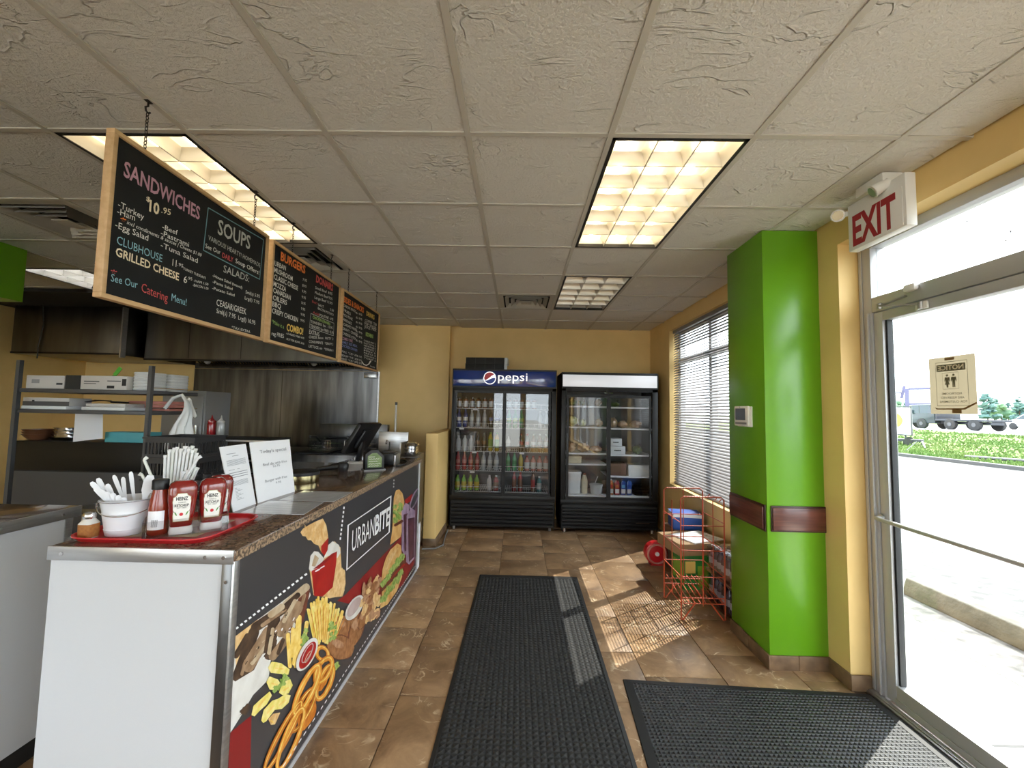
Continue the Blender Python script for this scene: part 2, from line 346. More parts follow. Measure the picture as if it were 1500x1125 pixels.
for a, b2 in FW:
    wf.box(px_, a, WF-.15, WF, 0, CEIL+.35).box(a, b2, WF-.15, WF, 0, .15).box(a, b2, WF-.15, WF, 2.62, CEIL+.35); px_ = b2
wf.box(px_, WO, WF-.15, WF, 0, CEIL+.35); struct(wf.build('wall_front', 'wall_gold', smooth=0))
struct(B(-1.02, -.885, 4.63, WBK, 0, 1.235).build('wall_low', 'wall_gold', bev=.004))
struct(B(-4.7, -3.87, 0.6, 3.117, 2.275, CEIL).build('wall_bulkhead', 'column_green', smooth=0))
struct(B(1.53, WR, 2.59, 3.03, 0, CEIL).build('wall_column', 'column_green', bev=.004))
# base tiles along column, door wall, right wall and low wall
bb = struct(B(WR-.012, WR, 3.03, WB-.64, 0, .095).build('baseboard_right', 'baseboard_tile', bev=.002))
def base_tile(x0, x1, y0, y1): B(x0, x1, y0, y1, 0, .083).build('base_tile', 'baseboard_tile', bb, bev=.002)
for y0, y1 in ((2.578, 2.80), (2.803, 3.03)): base_tile(1.518, 1.53, y0, y1)
for x0, x1 in ((1.53, 1.695), (1.698, WR-.0)): base_tile(x0, x1, 2.578, 2.59)
base_tile(WR-.012, WR, 2.42, 2.578); base_tile(WR-.012, WR+.10, 2.408, 2.42)
bl = struct(B(-.885, -.873, 4.63, 5.28, 0, .085).build('baseboard_low', 'baseboard_tile', bev=.002)); B(-1.02, -.873, 4.618, 4.63, 0, .085).build('base_tile', 'baseboard_tile', bl, bev=.002)
# ------------------------------------------------------------------ window with blind
def win(name, y0, y1, z0, z1, vm=(), hm=()):
    X0, X1 = 2.0, 2.06
    f = MB().box(X0, X1, y0, y0+.045, z0, z1).box(X0, X1, y1-.045, y1, z0, z1).box(X0, X1, y0, y1, z0, z0+.045).box(X0, X1, y0, y1, z1-.045, z1)
    for v in vm: f.box(X0, X1, v-.03, v+.03, z0, z1)
    for h in hm: f.box(X0, X1, y0, y1, h-.03, h+.03)
    o = struct(f.build(name, 'frame_alu', smooth=0))
    B(2.028, 2.034, y0+.03, y1-.03, z0+.03, z1-.03).build('pane', 'glass', o, smooth=0); return o
w1 = win('window_1', NY0, NY1, NZ0, NZ1, (4.33,), (2.16,))
B(WR-.01, 2.0, NY0, NY1, NZ0-.02, NZ0+.002).build('window_sill', 'wall_gold', w1)
win('window_2', SY0, SY1, .5, DH, (-2.9, -1.6, -.3), ())  # unseen window, added and lengthened for side light from behind the camera
for n, (a, b2) in enumerate(FW):
    f = MB()
    for q in (a, b2-.04): f.box(q, q+.04, WF-.12, WF-.06, .15, 2.62)
    f.box(a, b2, WF-.12, WF-.06, .15, .19).box(a, b2, WF-.12, WF-.06, 2.58, 2.62)
    o = struct(f.build('window_%d' % (n+3), 'frame_alu', smooth=0)); B(a+.02, b2-.02, WF-.095, WF-.09, .17, 2.60).build('pane', 'glass', o, smooth=0)
bd = thing('window_blind', 'white horizontal slat blind hanging in the window beside the green column', 'blind', (1.94, (NY0+NY1)/2, NZ0))
hl = (NY1-NY0)/2-.012
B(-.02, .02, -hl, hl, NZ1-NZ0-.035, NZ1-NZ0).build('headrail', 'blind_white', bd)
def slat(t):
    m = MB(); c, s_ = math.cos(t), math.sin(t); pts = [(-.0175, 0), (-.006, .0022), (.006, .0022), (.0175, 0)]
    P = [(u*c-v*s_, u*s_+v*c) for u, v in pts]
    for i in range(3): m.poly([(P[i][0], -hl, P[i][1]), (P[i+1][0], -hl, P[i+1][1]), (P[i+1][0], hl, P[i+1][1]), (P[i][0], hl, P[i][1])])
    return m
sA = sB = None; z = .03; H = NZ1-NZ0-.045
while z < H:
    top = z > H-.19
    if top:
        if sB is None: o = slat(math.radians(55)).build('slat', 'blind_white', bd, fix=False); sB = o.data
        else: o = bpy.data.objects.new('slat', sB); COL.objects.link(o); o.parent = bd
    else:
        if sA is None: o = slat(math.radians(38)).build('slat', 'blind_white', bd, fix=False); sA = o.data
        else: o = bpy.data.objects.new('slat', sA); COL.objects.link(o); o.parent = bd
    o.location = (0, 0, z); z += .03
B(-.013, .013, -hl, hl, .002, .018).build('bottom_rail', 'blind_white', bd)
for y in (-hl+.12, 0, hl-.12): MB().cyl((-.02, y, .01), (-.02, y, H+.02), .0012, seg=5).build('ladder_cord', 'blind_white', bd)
MB().cyl((-.03, hl-.2, .35), (-.03, hl-.2, H), .004, seg=6).build('tilt_wand', 'plastic_clear', bd)
# ------------------------------------------------------------------ door
X0, X1 = 1.995, 2.075
d1 = MB().box(X0, X1, 2.345, DY1, 0, DH).box(X0, X1, DY0, 1.40, 0, DH).box(X0, X1, DY0, DY1, DH-.055, DH).box(X0, X1, 1.40, 2.345, 2.10, 2.185)
d1.box(X0-.012, X0, 2.36, 2.375, 0, 2.1).box(X0-.006, X0, 2.40, 2.42, 0, DH-.02)
d1o = struct(d1.build('door_1', 'frame_alu', bev=.003))
B(2.03, 2.036, 1.40, 2.345, 2.185, DH-.055).build('transom_pane', 'glass', d1o, smooth=0)
MB().box(2.0, 2.06, 2.285, 2.340, .02, 2.095).box(2.0, 2.06, 1.405, 1.46, .02, 2.095).box(2.0, 2.06, 1.46, 2.285, 2.045, 2.095).box(2.0, 2.06, 1.46, 2.285, .02, .115).box(1.992, 2.0, 1.46, 2.285, .02, .05).build('door_leaf', 'frame_alu', d1o, bev=.003)
B(2.027, 2.033, 1.45, 2.29, .10, 2.06).build('door_pane', 'glass', d1o, smooth=0)
MB().box(2.015, 2.045, 2.272, 2.285, .115, 2.045).build('glazing_bead', 'rubber', d1o)
pb = MB().tube([(2.0, 2.325, .965), (1.955, 2.315, .965), (1.945, 2.29, .965), (1.945, 1.47, .955), (1.955, 1.445, .955), (2.0, 1.435, .955)], .011, 10).build('push_bar', 'frame_alu', d1o)
MB().cyl((1.995, 2.325, .965), (1.985, 2.325, .965), .018, seg=12).build('bar_mount', 'alu', d1o)
MB().box(1.948, 2.0, DY0, DY1, -.005, .012).box(1.96, 1.99, DY0, DY1, .012, .018).build('threshold', 'alu', d1o, bev=.003)
# door closer: body, arm
cl = MB().box(1.965, 1.995, 2.06, 2.125, 2.15, 2.19).build('closer_body', 'plastic_white', d1o, bev=.012)
MB().bar((1.96, 2.10, 2.13), (1.93, 2.22, 2.105), .022, .008).bar((1.93, 2.22, 2.105), (1.99, 2.05, 2.075), .02, .008).cyl((1.93, 2.22, 2.09), (1.93, 2.22, 2.12), .012).cyl((1.985, 2.05, 2.05), (1.985, 2.05, 2.085), .012).build('closer_arm', 'alu', d1o)
B(1.985, 1.997, 2.02, 2.08, 2.05, 2.085).build('closer_bracket', 'plastic_white', d1o, bev=.002)
sr_ = MB(); st = random.getstate(); random.seed(31)
for _ in range(16):
    y, z, s_ = random.uniform(1.45, 2.2), random.uniform(2.22, 2.42), random.uniform(.004, .011); sr_.poly([(2.0295, y, z), (2.0295, y+s_, z+s_*.4), (2.0295, y+s_*.3, z-s_)])
o = sr_.build('sticker_residue', 'grey_plastic', d1o, smooth=0, fix=False); o['kind'] = 'stuff'; random.setstate(st)
# notice sheet taped to the glass, print on its outer side shows mirrored
def transl(name, col, tr=.6):
    m = bpy.data.materials.new(name); m.use_nodes = True; MATS[name] = m; nt = m.node_tree; N = nt.nodes; L = nt.links; N.remove(N['Principled BSDF'])
    d = N.new('ShaderNodeBsdfDiffuse'); t = N.new('ShaderNodeBsdfTranslucent'); x = N.new('ShaderNodeMixShader'); x.inputs[0].default_value = tr
    d.inputs[0].default_value = (*col, 1); t.inputs[0].default_value = (*col, 1); L.new(d.outputs[0], x.inputs[1]); L.new(t.outputs[0], x.inputs[2]); L.new(x.outputs[0], N['Material Output'].inputs[0])
transl('notice_paper', (.30, .255, .17), .3); transl('notice_ink', (.15, .14, .10), .3); transl('notice_tape', (.22, .13, .06), .3); transl('notice_light', (.80, .74, .58), .05)
NX = 2.024; q = [onx(*p, NX) for p in ((1360, 526), (1428, 517), (1433, 607), (1364, 606))]
no = thing('notice_sheet', 'tan paper restroom notice taped to the glass of the door', 'notice', q[3])
def nq(u, v): return q[0]*(1-u)*(1-v)+q[1]*u*(1-v)+q[2]*u*v+q[3]*(1-u)*v-q[3]
def nquad(m, u0, u1, v0, v1, off=0):
    e = Vector((-off, 0, 0)); return m.poly([nq(u0, v0)+e, nq(u1, v0)+e, nq(u1, v1)+e, nq(u0, v1)+e])
nquad(MB(), 0, 1, 0, 1).build('sheet', 'notice_paper', no, smooth=0)
ink = MB(); nquad(ink, .18, .80, .135, .255, .0006)
for a in ((.155, .84, .09, .097), (.155, .84, .855, .862), (.155, .163, .09, .862), (.832, .84, .09, .862), (.30, .65, .28, .285), (.30, .65, .565, .57), (.30, .305, .28, .57), (.645, .65, .28, .57)): nquad(ink, *a, .0006)
def nt_(m, s_, u0, u1, v, h, off, bold=.01):
    O = nq(u1, v); U = nq(u0, v)-nq(u1, v); wd = U.length; V = Vector((0, 0, 1)); return m.text(s_, O, U.normalized(), V, h, wd, bold=bold, lift=(-off, 0, 0))
nt_(ink, 'RESTROOMS', .27, .70, .665, .010, .0006); nt_(ink, 'ARE RESERVED', .25, .75, .735, .010, .0006); nt_(ink, 'FOR CUSTOMERS', .22, .80, .805, .010, .0006)
for u, skirt in ((.405, 1), (.545, 0)):
    pts = [(-.05, .36), (.05, .36), (.062, .42), (.05, .45), (.035, .40), (.03, .44)] + ([(.055, .49), (.02, .49), (.02, .54), (-.02, .54), (-.02, .49), (-.055, .49)] if skirt else [(.03, .54), (.006, .54), (0, .46), (-.006, .54), (-.03, .54)]) + [(-.03, .44), (-.035, .40), (-.05, .45), (-.062, .42)]
    ink.poly([nq(u+a, v)+Vector((-.0006, 0, 0)) for a, v in pts]); ink.poly([nq(u+a, v)+Vector((-.0006, 0, 0)) for a, v in ell(0, .328, .026, .02, n=12)])
ink.build('printed_notice', 'notice_ink', no, smooth=0, fix=False)
tt = MB(); nt_(tt, 'NOTICE', .21, .77, .232, .021, .0016, .03); tt.build('notice_heading', 'notice_light', no, smooth=0, fix=False)
tp = MB(); nquad(tp, .37, .58, .02, .065, .001); nquad(tp, .48, .68, .92, .985, .001)
tp.poly([nq(u, v)+Vector((-.001, 0, 0)) for u, v in ((.1, .885), (.16, .905), (.72, .90), (.98, .80), (1., .82), (.75, .925), (.14, .925))]); tp.build('tape', 'notice_tape', no, smooth=0, fix=False)
# ------------------------------------------------------------------ column fittings
rl = thing('bumper_rail', 'dark red wood bumper rail in shade, on the column face toward the blind', 'rail', (1.53, 2.805, .80))
B(-.008, 0, -.205, .215, 0, .16).build('rail_backing', 'wood_rail_edge', rl, bev=.002); B(-.018, -.008, -.195, .205, .012, .148).build('rail_board', 'wood_rail', rl, bev=.004)
rl = thing('bumper_rail', 'brightly lit red-brown wood bumper rail with grain on the broad column face by the door', 'rail', (1.715, 2.59, .805))
B(-.165, .165, -.008, 0, 0, .155).build('rail_backing', 'wood_rail_edge', rl, bev=.002); B(-.158, .158, -.018, -.008, .010, .145).build('rail_board', 'wood_rail', rl, bev=.004)
th = thing('thermostat', 'white touchscreen thermostat mounted on the shaded face of the green column', 'thermostat', (1.53, 2.81, 1.43))
B(-.012, 0, -.085, .085, 0, .135).build('back_plate', 'plastic_white', th, bev=.004); B(-.028, -.012, -.075, .095, .004, .138).build('case', 'plastic_white', th, bev=.006)
B(-.0295, -.028, -.045, .075, .045, .122).build('screen', 'thermo_lcd', th); B(-.0292, -.028, -.06, .08, .016, .030).build('speaker_slot', 'grey_plastic', th); MB().cyl((-.0295, .02, .131), (-.028, .02, .131), .003, seg=8).build('sensor', 'black_plastic', th)
# ------------------------------------------------------------------ exit sign
ex = thing('exit_sign', 'white emergency exit sign with red letters and two lamp heads above the door', 'exit sign', (1.775, 2.02, 2.385))
B(-.025, .025, -.165, .165, 0, .25).build('sign_housing', 'plastic_white', ex, bev=.004)
B(-.028, -.025, -.15, .158, .008, .19).build('face_plate', 'plastic_white', ex, bev=.001)
mat('exit_red', (.36, .012, .02), .45)
et = MB(); 
et.text('EXIT', (-.0287, .132, .024), (0, -1, 0), (0, 0, 1), .15, .25, bold=.035); et.build('exit_lettering', 'exit_red', ex, smooth=0, fix=False)
B(-.05, .05, -.08, .08, .25, .3).build('canopy', 'plastic_white', ex, bev=.004)
for yy, dz, aim in ((.20, .215, (-.06, -.06, -.02)), (-.06, .235, (-.07, .03, -.045))):
    c0 = Vector((-.045, yy, dz)); a = Vector(aim).normalized()
    h = MB().cyl(c0-a*.035, c0+a*.03, .024, .030, 16).cyl(c0+a*.03, c0+a*.036, .032, .032, 16).build('lamp_head', 'plastic_white', ex)
    MB().cyl(c0+a*.037, c0+a*.04, .025, .025, 14).build('lens', 'lens', h); MB().cyl((-.025, yy*.85, dz), c0-a*.02, .014, seg=10).build('swivel', 'plastic_white', h)
# ------------------------------------------------------------------ ceiling lights
def lamp_mat(name, col, s):
    m = bpy.data.materials.new(name); m.use_nodes = True; MATS[name] = m; b = m.node_tree.nodes['Principled BSDF']; b.inputs['Base Color'].default_value = (.8, .8, .8, 1)
    b.inputs['Emission Color'].default_value = (*col, 1); b.inputs['Emission Strength'].default_value = s
lamp_mat('tube_warm', (1, .80, .50), 4.6); lamp_mat('tube_cool', (.92, .95, 1), 5.0); mat('tube_off', (.6, .6, .6), .4)
mat('louver', (.74, .71, .64), .34, .55); mat('reflector', (.86, .85, .82), .5); mat('lamp_black', (.012, .011, .010), .5)
def troffer(c, r, label, tube):
    x0, y0 = GX0+GS*c, GY0+GS*r; cx, cy = x0+GS/2, y0+GS; hx, hy = GS/2-.014, GS-.014; D = .085
    t = thing('ceiling_light', label, 'ceiling light', (cx, cy, CEIL), group='recessed ceiling lights')
    MB().box(-hx, hx, -hy, hy, D+.01, D+.02).box(-hx, -hx+.006, -hy, hy, 0, D+.01).box(hx-.006, hx, -hy, hy, 0, D+.01).box(-hx, hx, -hy, -hy+.006, 0, D+.01).box(-hx, hx, hy-.006, hy, 0, D+.01).build('housing', 'reflector', t, smooth=0)
    e = .016
    MB().box(-hx, -hx+e, -hy, hy, -.003, .02).box(hx-e, hx, -hy, hy, -.003, .02).box(-hx, hx, -hy, -hy+e, -.003, .02).box(-hx, hx, hy-e, hy, -.003, .02).build('frame', 'lamp_black', t, smooth=0)
    ix, iy = hx-e, hy-e
    for k in range(3):
        if tube: 
            x = -ix+2*ix*(k+.5)/3; MB().cyl((x, -iy+.02, .076), (x, iy-.02, .076), .0125, seg=10).build('tube', tube, t)
    def blade(axis, pos, half):
        pr = [(-.003, .002), (-.004, .014), (-.008, .030), (-.016, .048), (-.026, .060), (.026, .060), (.016, .048), (.008, .030), (.004, .014), (.003, .002)]
        return MB().prism([(pos+u, v) for u, v in pr], axis, -half, half)
    for k in (1, 2): blade('y', -ix+2*ix*k/3, iy).build('louver_blade', 'louver', t)
    for k in range(1, 6): blade('x', -iy+2*iy*k/6, ix).build('cross_blade', 'louver', t)
    for s_ in (-1, 1):
        pr = [(ix, .0), (ix-.004, .014), (ix-.012, .035), (ix-.028, .060), (ix, .060)]
        MB().prism([(s_*u, v) for u, v in pr], 'y', -iy, iy).build('side_reflector', 'louver', t)
    return t
troffer(1, 0, 'lit warm louvered ceiling light above the aisle between counter and door', 'tube_warm')
troffer(-3, 0, 'lit warm louvered ceiling light behind the sandwiches menu board', 'tube_warm')
troffer(1, 3, 'unlit grey louvered ceiling light next to the small square air vent', None)
troffer(-7, 3, 'cool white louvered ceiling light over the kitchen by the green bulkhead', 'tube_cool')
def diffuser(c, r, label):
    x, y = GX0+GS*(c+.5), GY0+GS*(r+.5); t = thing('air_vent', label, 'vent', (x, y, CEIL), group='ceiling air vents')
    h = GS/2-.013
    def ring(a, b2, z0, z1, th=.004):
        m = MB(); P = [(-a, -a), (a, -a), (a, a), (-a, a)]; Q = [(-b2, -b2), (b2, -b2), (b2, b2), (-b2, b2)]
        for i in range(4):
            j = (i+1) % 4; m.poly([(*P[i], z0), (*P[j], z0), (*Q[j], z1), (*Q[i], z1)]); m.poly([(*P[i], z0+th), (*P[j], z0+th), (*Q[j], z1+th), (*Q[i], z1+th)])
        return m
    ring(h, h-.05, .002, .002).build('panel', 'vent', t, smooth=0)
    ring(h-.05, h-.05, 0, .06).build('throat', 'black_matte', t, smooth=0)
    B(-h+.05, h-.05, -h+.05, h-.05, .06, .062).build('duct', 'black_matte', t, smooth=0)
    for a in (.205, .145, .09): ring(a+.02, a-.018, -.010, .03).build('vane', 'vent', t, smooth=0)
    B(-.055, .055, -.055, .055, -.008, -.002).build('core', 'vent', t)
diffuser(0, 4, 'small square ceiling vent next to the unlit grey light'); diffuser(-3, 2, 'ceiling vent just behind the burgers menu board'); diffuser(-5, 1, 'dark ceiling vent over the kitchen shelf')
# ------------------------------------------------------------------ mats
def mat_tex(name, kind):
    m = bpy.data.materials.new(name); m.use_nodes = True; MATS[name] = m; nt = m.node_tree; N = nt.nodes; L = nt.links; b = N['Principled BSDF']
    b.inputs['Base Color'].default_value = (.02, .021, .022, 1) if kind == 'carpet' else (.022, .023, .026, 1); b.inputs['Roughness'].default_value = .8 if kind == 'carpet' else .5
    tc = N.new('ShaderNodeTexCoord'); sp = N.new('ShaderNodeSeparateXYZ'); L.new(tc.outputs['Object'], sp.inputs[0])
    k = 2*math.pi/(.030 if kind == 'carpet' else .021); outs = []
    for i in range(2):
        mu = N.new('ShaderNodeMath'); mu.operation = 'MULTIPLY'; mu.inputs[1].default_value = k; L.new(sp.outputs[i], mu.inputs[0])
        si = N.new('ShaderNodeMath'); si.operation = 'SINE'; L.new(mu.outputs[0], si.inputs[0]); outs.append(si)
    mm = N.new('ShaderNodeMath'); mm.operation = 'MINIMUM' if kind == 'carpet' else 'MAXIMUM'; L.new(outs[0].outputs[0], mm.inputs[0]); L.new(outs[1].outputs[0], mm.inputs[1])
    n = N.new('ShaderNodeTexNoise'); n.inputs['Scale'].default_value = 130 if kind == 'carpet' else 7; n.inputs['Detail'].default_value = 4; L.new(tc.outputs['Object'], n.inputs['Vector'])
    r = N.new('ShaderNodeValToRGB'); e = r.color_ramp.elements
    if kind == 'carpet': e[0].color = (.004, .004, .0042, 1); e[1].color = (.032, .0325, .032, 1); e[0].position = .3; e[1].position = .85
    else: e[0].color = (.006, .0065, .0075, 1); e[1].color = (.026, .027, .029, 1)
    ad = N.new('ShaderNodeMath'); ad.operation = 'MULTIPLY_ADD'; ad.inputs[1].default_value = .15 if kind == 'carpet' else .3; L.new(mm.outputs[0], ad.inputs[0]); L.new(n.outputs['Fac'], ad.inputs[2]); L.new(ad.outputs[0], r.inputs[0]); L.new(r.outputs[0], b.inputs['Base Color'])
    bp = N.new('ShaderNodeBump'); bp.inputs['Strength'].default_value = .7; bp.inputs['Distance'].default_value = .005; L.new(mm.outputs[0], bp.inputs['Height']); L.new(bp.outputs[0], b.inputs['Normal'])
mat_tex('mat_carpet', 'carpet'); mat_tex('mat_rubber_grid', 'grid')
def floor_mat(label, P, surf, edge):
    # P: four floor corners (far-left, far-right, near-right, near-left)
    c = sum((Vector(p) for p in P), Vector())/4; t = thing('floor_mat', label, 'mat', (c.x, c.y, 0)); Q = [Vector(p)-c for p in P]
    I = [q_*(1-edge/max(.3, q_.length)) for q_ in Q]
    m = MB()
    for i in range(4):
        j = (i+1) % 4; a, b2, c2, d = Q[i], Q[j], I[j], I[i]
        m.add([(a.x, a.y, .0), (b2.x, b2.y, .0), (c2.x, c2.y, .0), (d.x, d.y, .0), (a.x*.995, a.y*.995, .006), (b2.x*.995, b2.y*.995, .006), (c2.x, c2.y, .010), (d.x, d.y, .010)], [(0,3,2,1),(4,5,6,7),(0,1,5,4),(1,2,6,5),(2,3,7,6),(3,0,4,7)])
    m.build('border', 'rubber', t)
    MB().prism([(q_.x, q_.y) for q_ in I], 'z', 0, .0085).build('pad', surf, t, smooth=0); return t
floor_mat('long black ribbed carpet runner lying in the aisle beside the counter', [(-.321, 3.89, 0), (.567, 3.89, 0), (.525, 1.0, 0), (-.365, 1.0, 0)], 'mat_carpet', .075)
floor_mat('black rubber grid mat lying in front of the glass door', [(.62, 2.45, 0), (1.945, 2.385, 0), (1.945, 1.40, 0), (.548, 1.40, 0)], 'mat_rubber_grid', .06)
# ------------------------------------------------------------------ outside
struct(MB().box(-60, 3.06, -60, 60, -.4, -.12).build('ground', 'concrete', smooth=0), 'pale concrete ground around the building', 'ground')
sw = struct(MB().box(WO, 3.05, -12, 14, -.12, -.025).build('sidewalk', 'concrete', smooth=0), 'pale concrete sidewalk outside the glass door', 'sidewalk')
B(2.93, 2.945, -12, 14, -.03, -.0246).build('joint', 'curb', sw, smooth=0)
for y in (-3.2, -.6, 2.08, 4.6, 7.2): B(WO, 3.05, y, y+.018, -.03, -.0246).build('joint', 'curb', sw, smooth=0)
struct(MB().box(3.06, 16.0, -40, 60, -.3, -.07).build('parking_lot', 'asphalt', smooth=0), 'sunlit worn asphalt parking lot outside the door', 'parking lot')
ws = thing('wheel_stop', 'weathered concrete parking wheel stop outside the glass door', 'wheel stop', (3.62, 2.95, -.07))
MB().prism([(-.13, 0), (.13, 0), (.085, .14), (-.085, .14)], 'y', -.95, .95).build('concrete_block', mat('old_concrete', (.105, .102, .088), .95, col2=(.07, .067, .056), scale=9, bump=.6, bscale=40, bdist=.01), ws, bev=.012)  # colour set darker than real concrete to offset the strong sun
for y in (-.6, .6): MB().cyl((0, y, .13), (0, y, .145), .012, seg=8).build('anchor_pin', 'grey_plastic', ws)
# grass strip that climbs to the road
def gz(x, y): return -.04+.66*min(1, max(0, (x-16)/14))+.05*math.sin(x*.9+y*.35)*min(1, max(0, (x-16.3)/2))
struct(B(15.75, 16.05, -40, 60, -.3, .05).build('kerb', 'curb', bev=.02), 'grey concrete kerb between parking lot and grass', 'kerb')
g = MB(); nx, ny = 24, 90
vsg = [(16+14.5*i/nx, -30+85*j/ny, gz(16+14.5*i/nx, -30+85*j/ny)) for i in range(nx+1) for j in range(ny+1)]
g.add(vsg, [(i*(ny+1)+j, (i+1)*(ny+1)+j, (i+1)*(ny+1)+j+1, i*(ny+1)+j+1) for i in range(nx) for j in range(ny)])
go = tag(g.build('grass_verge', 'grass_soil'), 'green grass strip sloping up from the kerb to the road', 'grass'); go['kind'] = 'stuff'
gb = MB()
for _ in range(9000):
    x = 16.1+random.random()**1.6*14; y = x*random.uniform(.72, 1.25); h = random.uniform(.04, .13); a = random.uniform(0, 6.28); z = gz(x, y); wv = .02+.0012*x
    gb.add([(x-math.cos(a)*wv, y-math.sin(a)*wv, z), (x+math.cos(a)*wv, y+math.sin(a)*wv, z), (x+random.uniform(-.05, .05), y+random.uniform(-.05, .05), z+h)], [(0, 1, 2)])
o = gb.build('grass_blades', 'grass_blade', go, smooth=0, fix=False); o['kind'] = 'stuff'
mat('road', (.40, .40, .40), .9, col2=(.36, .36, .36), scale=2)
struct(B(30.2, 60, -80, 140, .2, .63).build('road', 'road', smooth=0), 'pale sunlit road beyond the grass strip', 'road')
struct(B(60, 260, -150, 330, .1, .55).build('far_field', 'grass_soil', smooth=0), 'green field beyond the road', 'field')
# truck with flat bed parked on the road, nose toward +Y
mat('truck_paint', (.013, .023, .027), .3, coat=.3); mat('truck_glass', (.03, .045, .055), .1, .1); mat('tyre', (.018, .018, .019), .8); mat('truck_dark', (.022, .025, .033), .6)
TX = 36.0; tk = thing('truck', 'dark green crew cab truck with a low flat bed on the road', 'truck', (TX, 36.2, .63))
def side(pts): return [(u, v) for u, v in pts]
MB().prism(side([(3.3, .45), (3.35, 1.0), (3.2, 1.15), (1.9, 1.28), (1.25, 2.05), (-.6, 2.08), (-.75, 1.3), (-.8, .45)]), 'x', -.95, .95).build('cab', 'truck_paint', tk, bev=.06)
for p in ([(1.75, 1.32), (1.2, 1.98), (.55, 1.98), (.55, 1.32)], [(.45, 1.32), (.45, 1.98), (-.45, 1.98), (-.55, 1.32)]): MB().prism(p, 'x', -.965, -.94).build('side_window', 'truck_glass', tk)
MB().prism([(1.95, 1.30), (1.3, 2.03), (1.26, 2.03), (1.9, 1.30)], 'x', -.8, .8).build('windscreen', 'truck_glass', tk)
MB().box(-1.0, 1.0, -4.6, -.85, .70, .86).box(-1.0, 1.0, -.98, -.88, .86, 1.5).build('flat_bed', 'truck_dark', tk, bev=.02)
B(-.5, .5, -4.5, 3.0, .45, .68).build('chassis', 'truck_dark', tk); B(-1.0, 1.0, 3.3, 3.45, .4, .7).build('bumper', 'truck_dark', tk, bev=.03)
wh = None
for y in (2.6, .35, -2.0, -3.8):
    for s_ in (-1, 1):
        if wh is None: o = MB().cyl((-.14, 0, 0), (.14, 0, 0), .44, seg=20).build('wheel', 'tyre', tk, bev=.04); wh = o.data
        else: o = bpy.data.objects.new('wheel', wh); COL.objects.link(o); o.parent = tk
        o.location = (s_*.88, y, .44); MB().cyl((s_*.14, 0, 0), (s_*.155, 0, 0), .16, seg=12).build('hubcap', 'dark_grey', o)
B(-1.25, -1.0, 1.25, 1.4, 1.3, 1.6).build('mirror', 'truck_dark', tk, bev=.03)
# white car
cr = thing('car', 'white hatchback parked beyond the road to the side of the truck', 'car', (46, 37.2, .63))
mat('car_white', (.75, .76, .78), .25, coat=.5)
MB().prism([(2.2, .3), (2.25, .75), (1.3, .92), (.55, 1.42), (-1.2, 1.45), (-1.95, .95), (-2.1, .7), (-2.1, .3)], 'x', -.85, .85).build('body', 'car_white', cr, bev=.07)
for p in ([(1.15, .95), (.5, 1.36), (-.1, 1.36), (-.1, .95)], [(-.2, .95), (-.2, 1.36), (-1.1, 1.38), (-1.65, .98)]): MB().prism(p, 'x', -.862, -.84).build('side_window', 'truck_glass', cr)
for y in (1.35, -1.3):
    for s_ in (-1, 1): MB().cyl((s_*.72, y, .32), (s_*.88, y, .32), .32, seg=18).build('wheel', 'tyre', cr, bev=.03)
# signs
mat('sign_white', (.72, .74, .76), .5); mat('sign_gold', (.62, .42, .06), .5, col2=(.25, .2, .05), scale=6); mat('sign_purple', (.07, .065, .13), .5); mat('sign_red', (.45, .03, .06), .5)
ps = thing('portable_sign', 'white portable trailer sign with a round gold emblem on the grass', 'sign', (19.6, 21.9, gz(19.6, 21.9)-.02), math.radians(-48))
B(-1.2, .62, -.06, .06, .55, 1.95).build('sign_board', 'sign_white', ps, bev=.01)
MB().box(-1.25, .67, -.08, .08, 1.93, 1.98).box(-1.25, .67, -.08, .08, .5, .55).box(.62, .67, -.08, .08, .5, 1.98).box(-1.25, -1.2, -.08, .08, .5, 1.98).build('sign_frame', 'dark_grey', ps)
MB().cyl((-.1, -.061, 1.26), (-.1, -.075, 1.26), .42, seg=24).build('emblem', 'sign_gold', ps)
def pg(lx, ly): # height of the grass under a point of the sign trailer, in its own frame
    p = Matrix.Rotation(math.radians(-48), 3, 'Z')@Vector((lx, ly, 0)); return gz(19.6+p.x, 21.9+p.y)-(gz(19.6, 21.9)-.02)
MB().box(-1.2, 1.05, -.27, .27, .2, .32).build('trailer_frame', 'truck_dark', ps); MB().bar((1.0, -.2, .26), (1.2, -1.5, pg(1.2, -1.5)+.02), .06, .06).bar((-.9, 0, .3), (-.9, 0, .55), .06, .06).bar((.4, 0, .3), (.4, 0, .55), .06, .06).build('tow_bar', 'truck_dark', ps)
for x in (-.7, .5):
    for y in (-.34, .28): z = pg(x, y+.03)+.175; MB().cyl((x, y, z), (x, y+.06, z), .18, seg=14).build('wheel', 'tyre', ps)
pk = thing('marker_post', 'short grey post leaning in the grass near the portable sign', 'post', (17.0, 18.6, gz(17, 18.6)-.02)); MB().bar((0, 0, 0), (.28, -.3, .5), .05, .03).build('post', 'grey_plastic', pk); B(-.05, .05, -.05, .05, -.02, .03).build('foot', 'grey_plastic', pk)
py = thing('pylon_sign', 'tall roadside pylon sign with purple posts and stacked panels beyond the truck', 'sign', (63, 65.6, .55), math.radians(-45)); py.scale = (.72, .72, 1.0)
MB().box(-2.6, -1.9, -.3, .3, 0, 5.6).build('pylon_post', 'sign_purple', py); MB().box(-2.0, 3.0, -.25, .25, 5.4, 5.75).box(-2.0, 3.0, -.25, .25, 3.0, 3.35).box(-1.5, 3.0, -.25, .25, 1.0, 1.2).build('panel_frame', 'sign_purple', py)
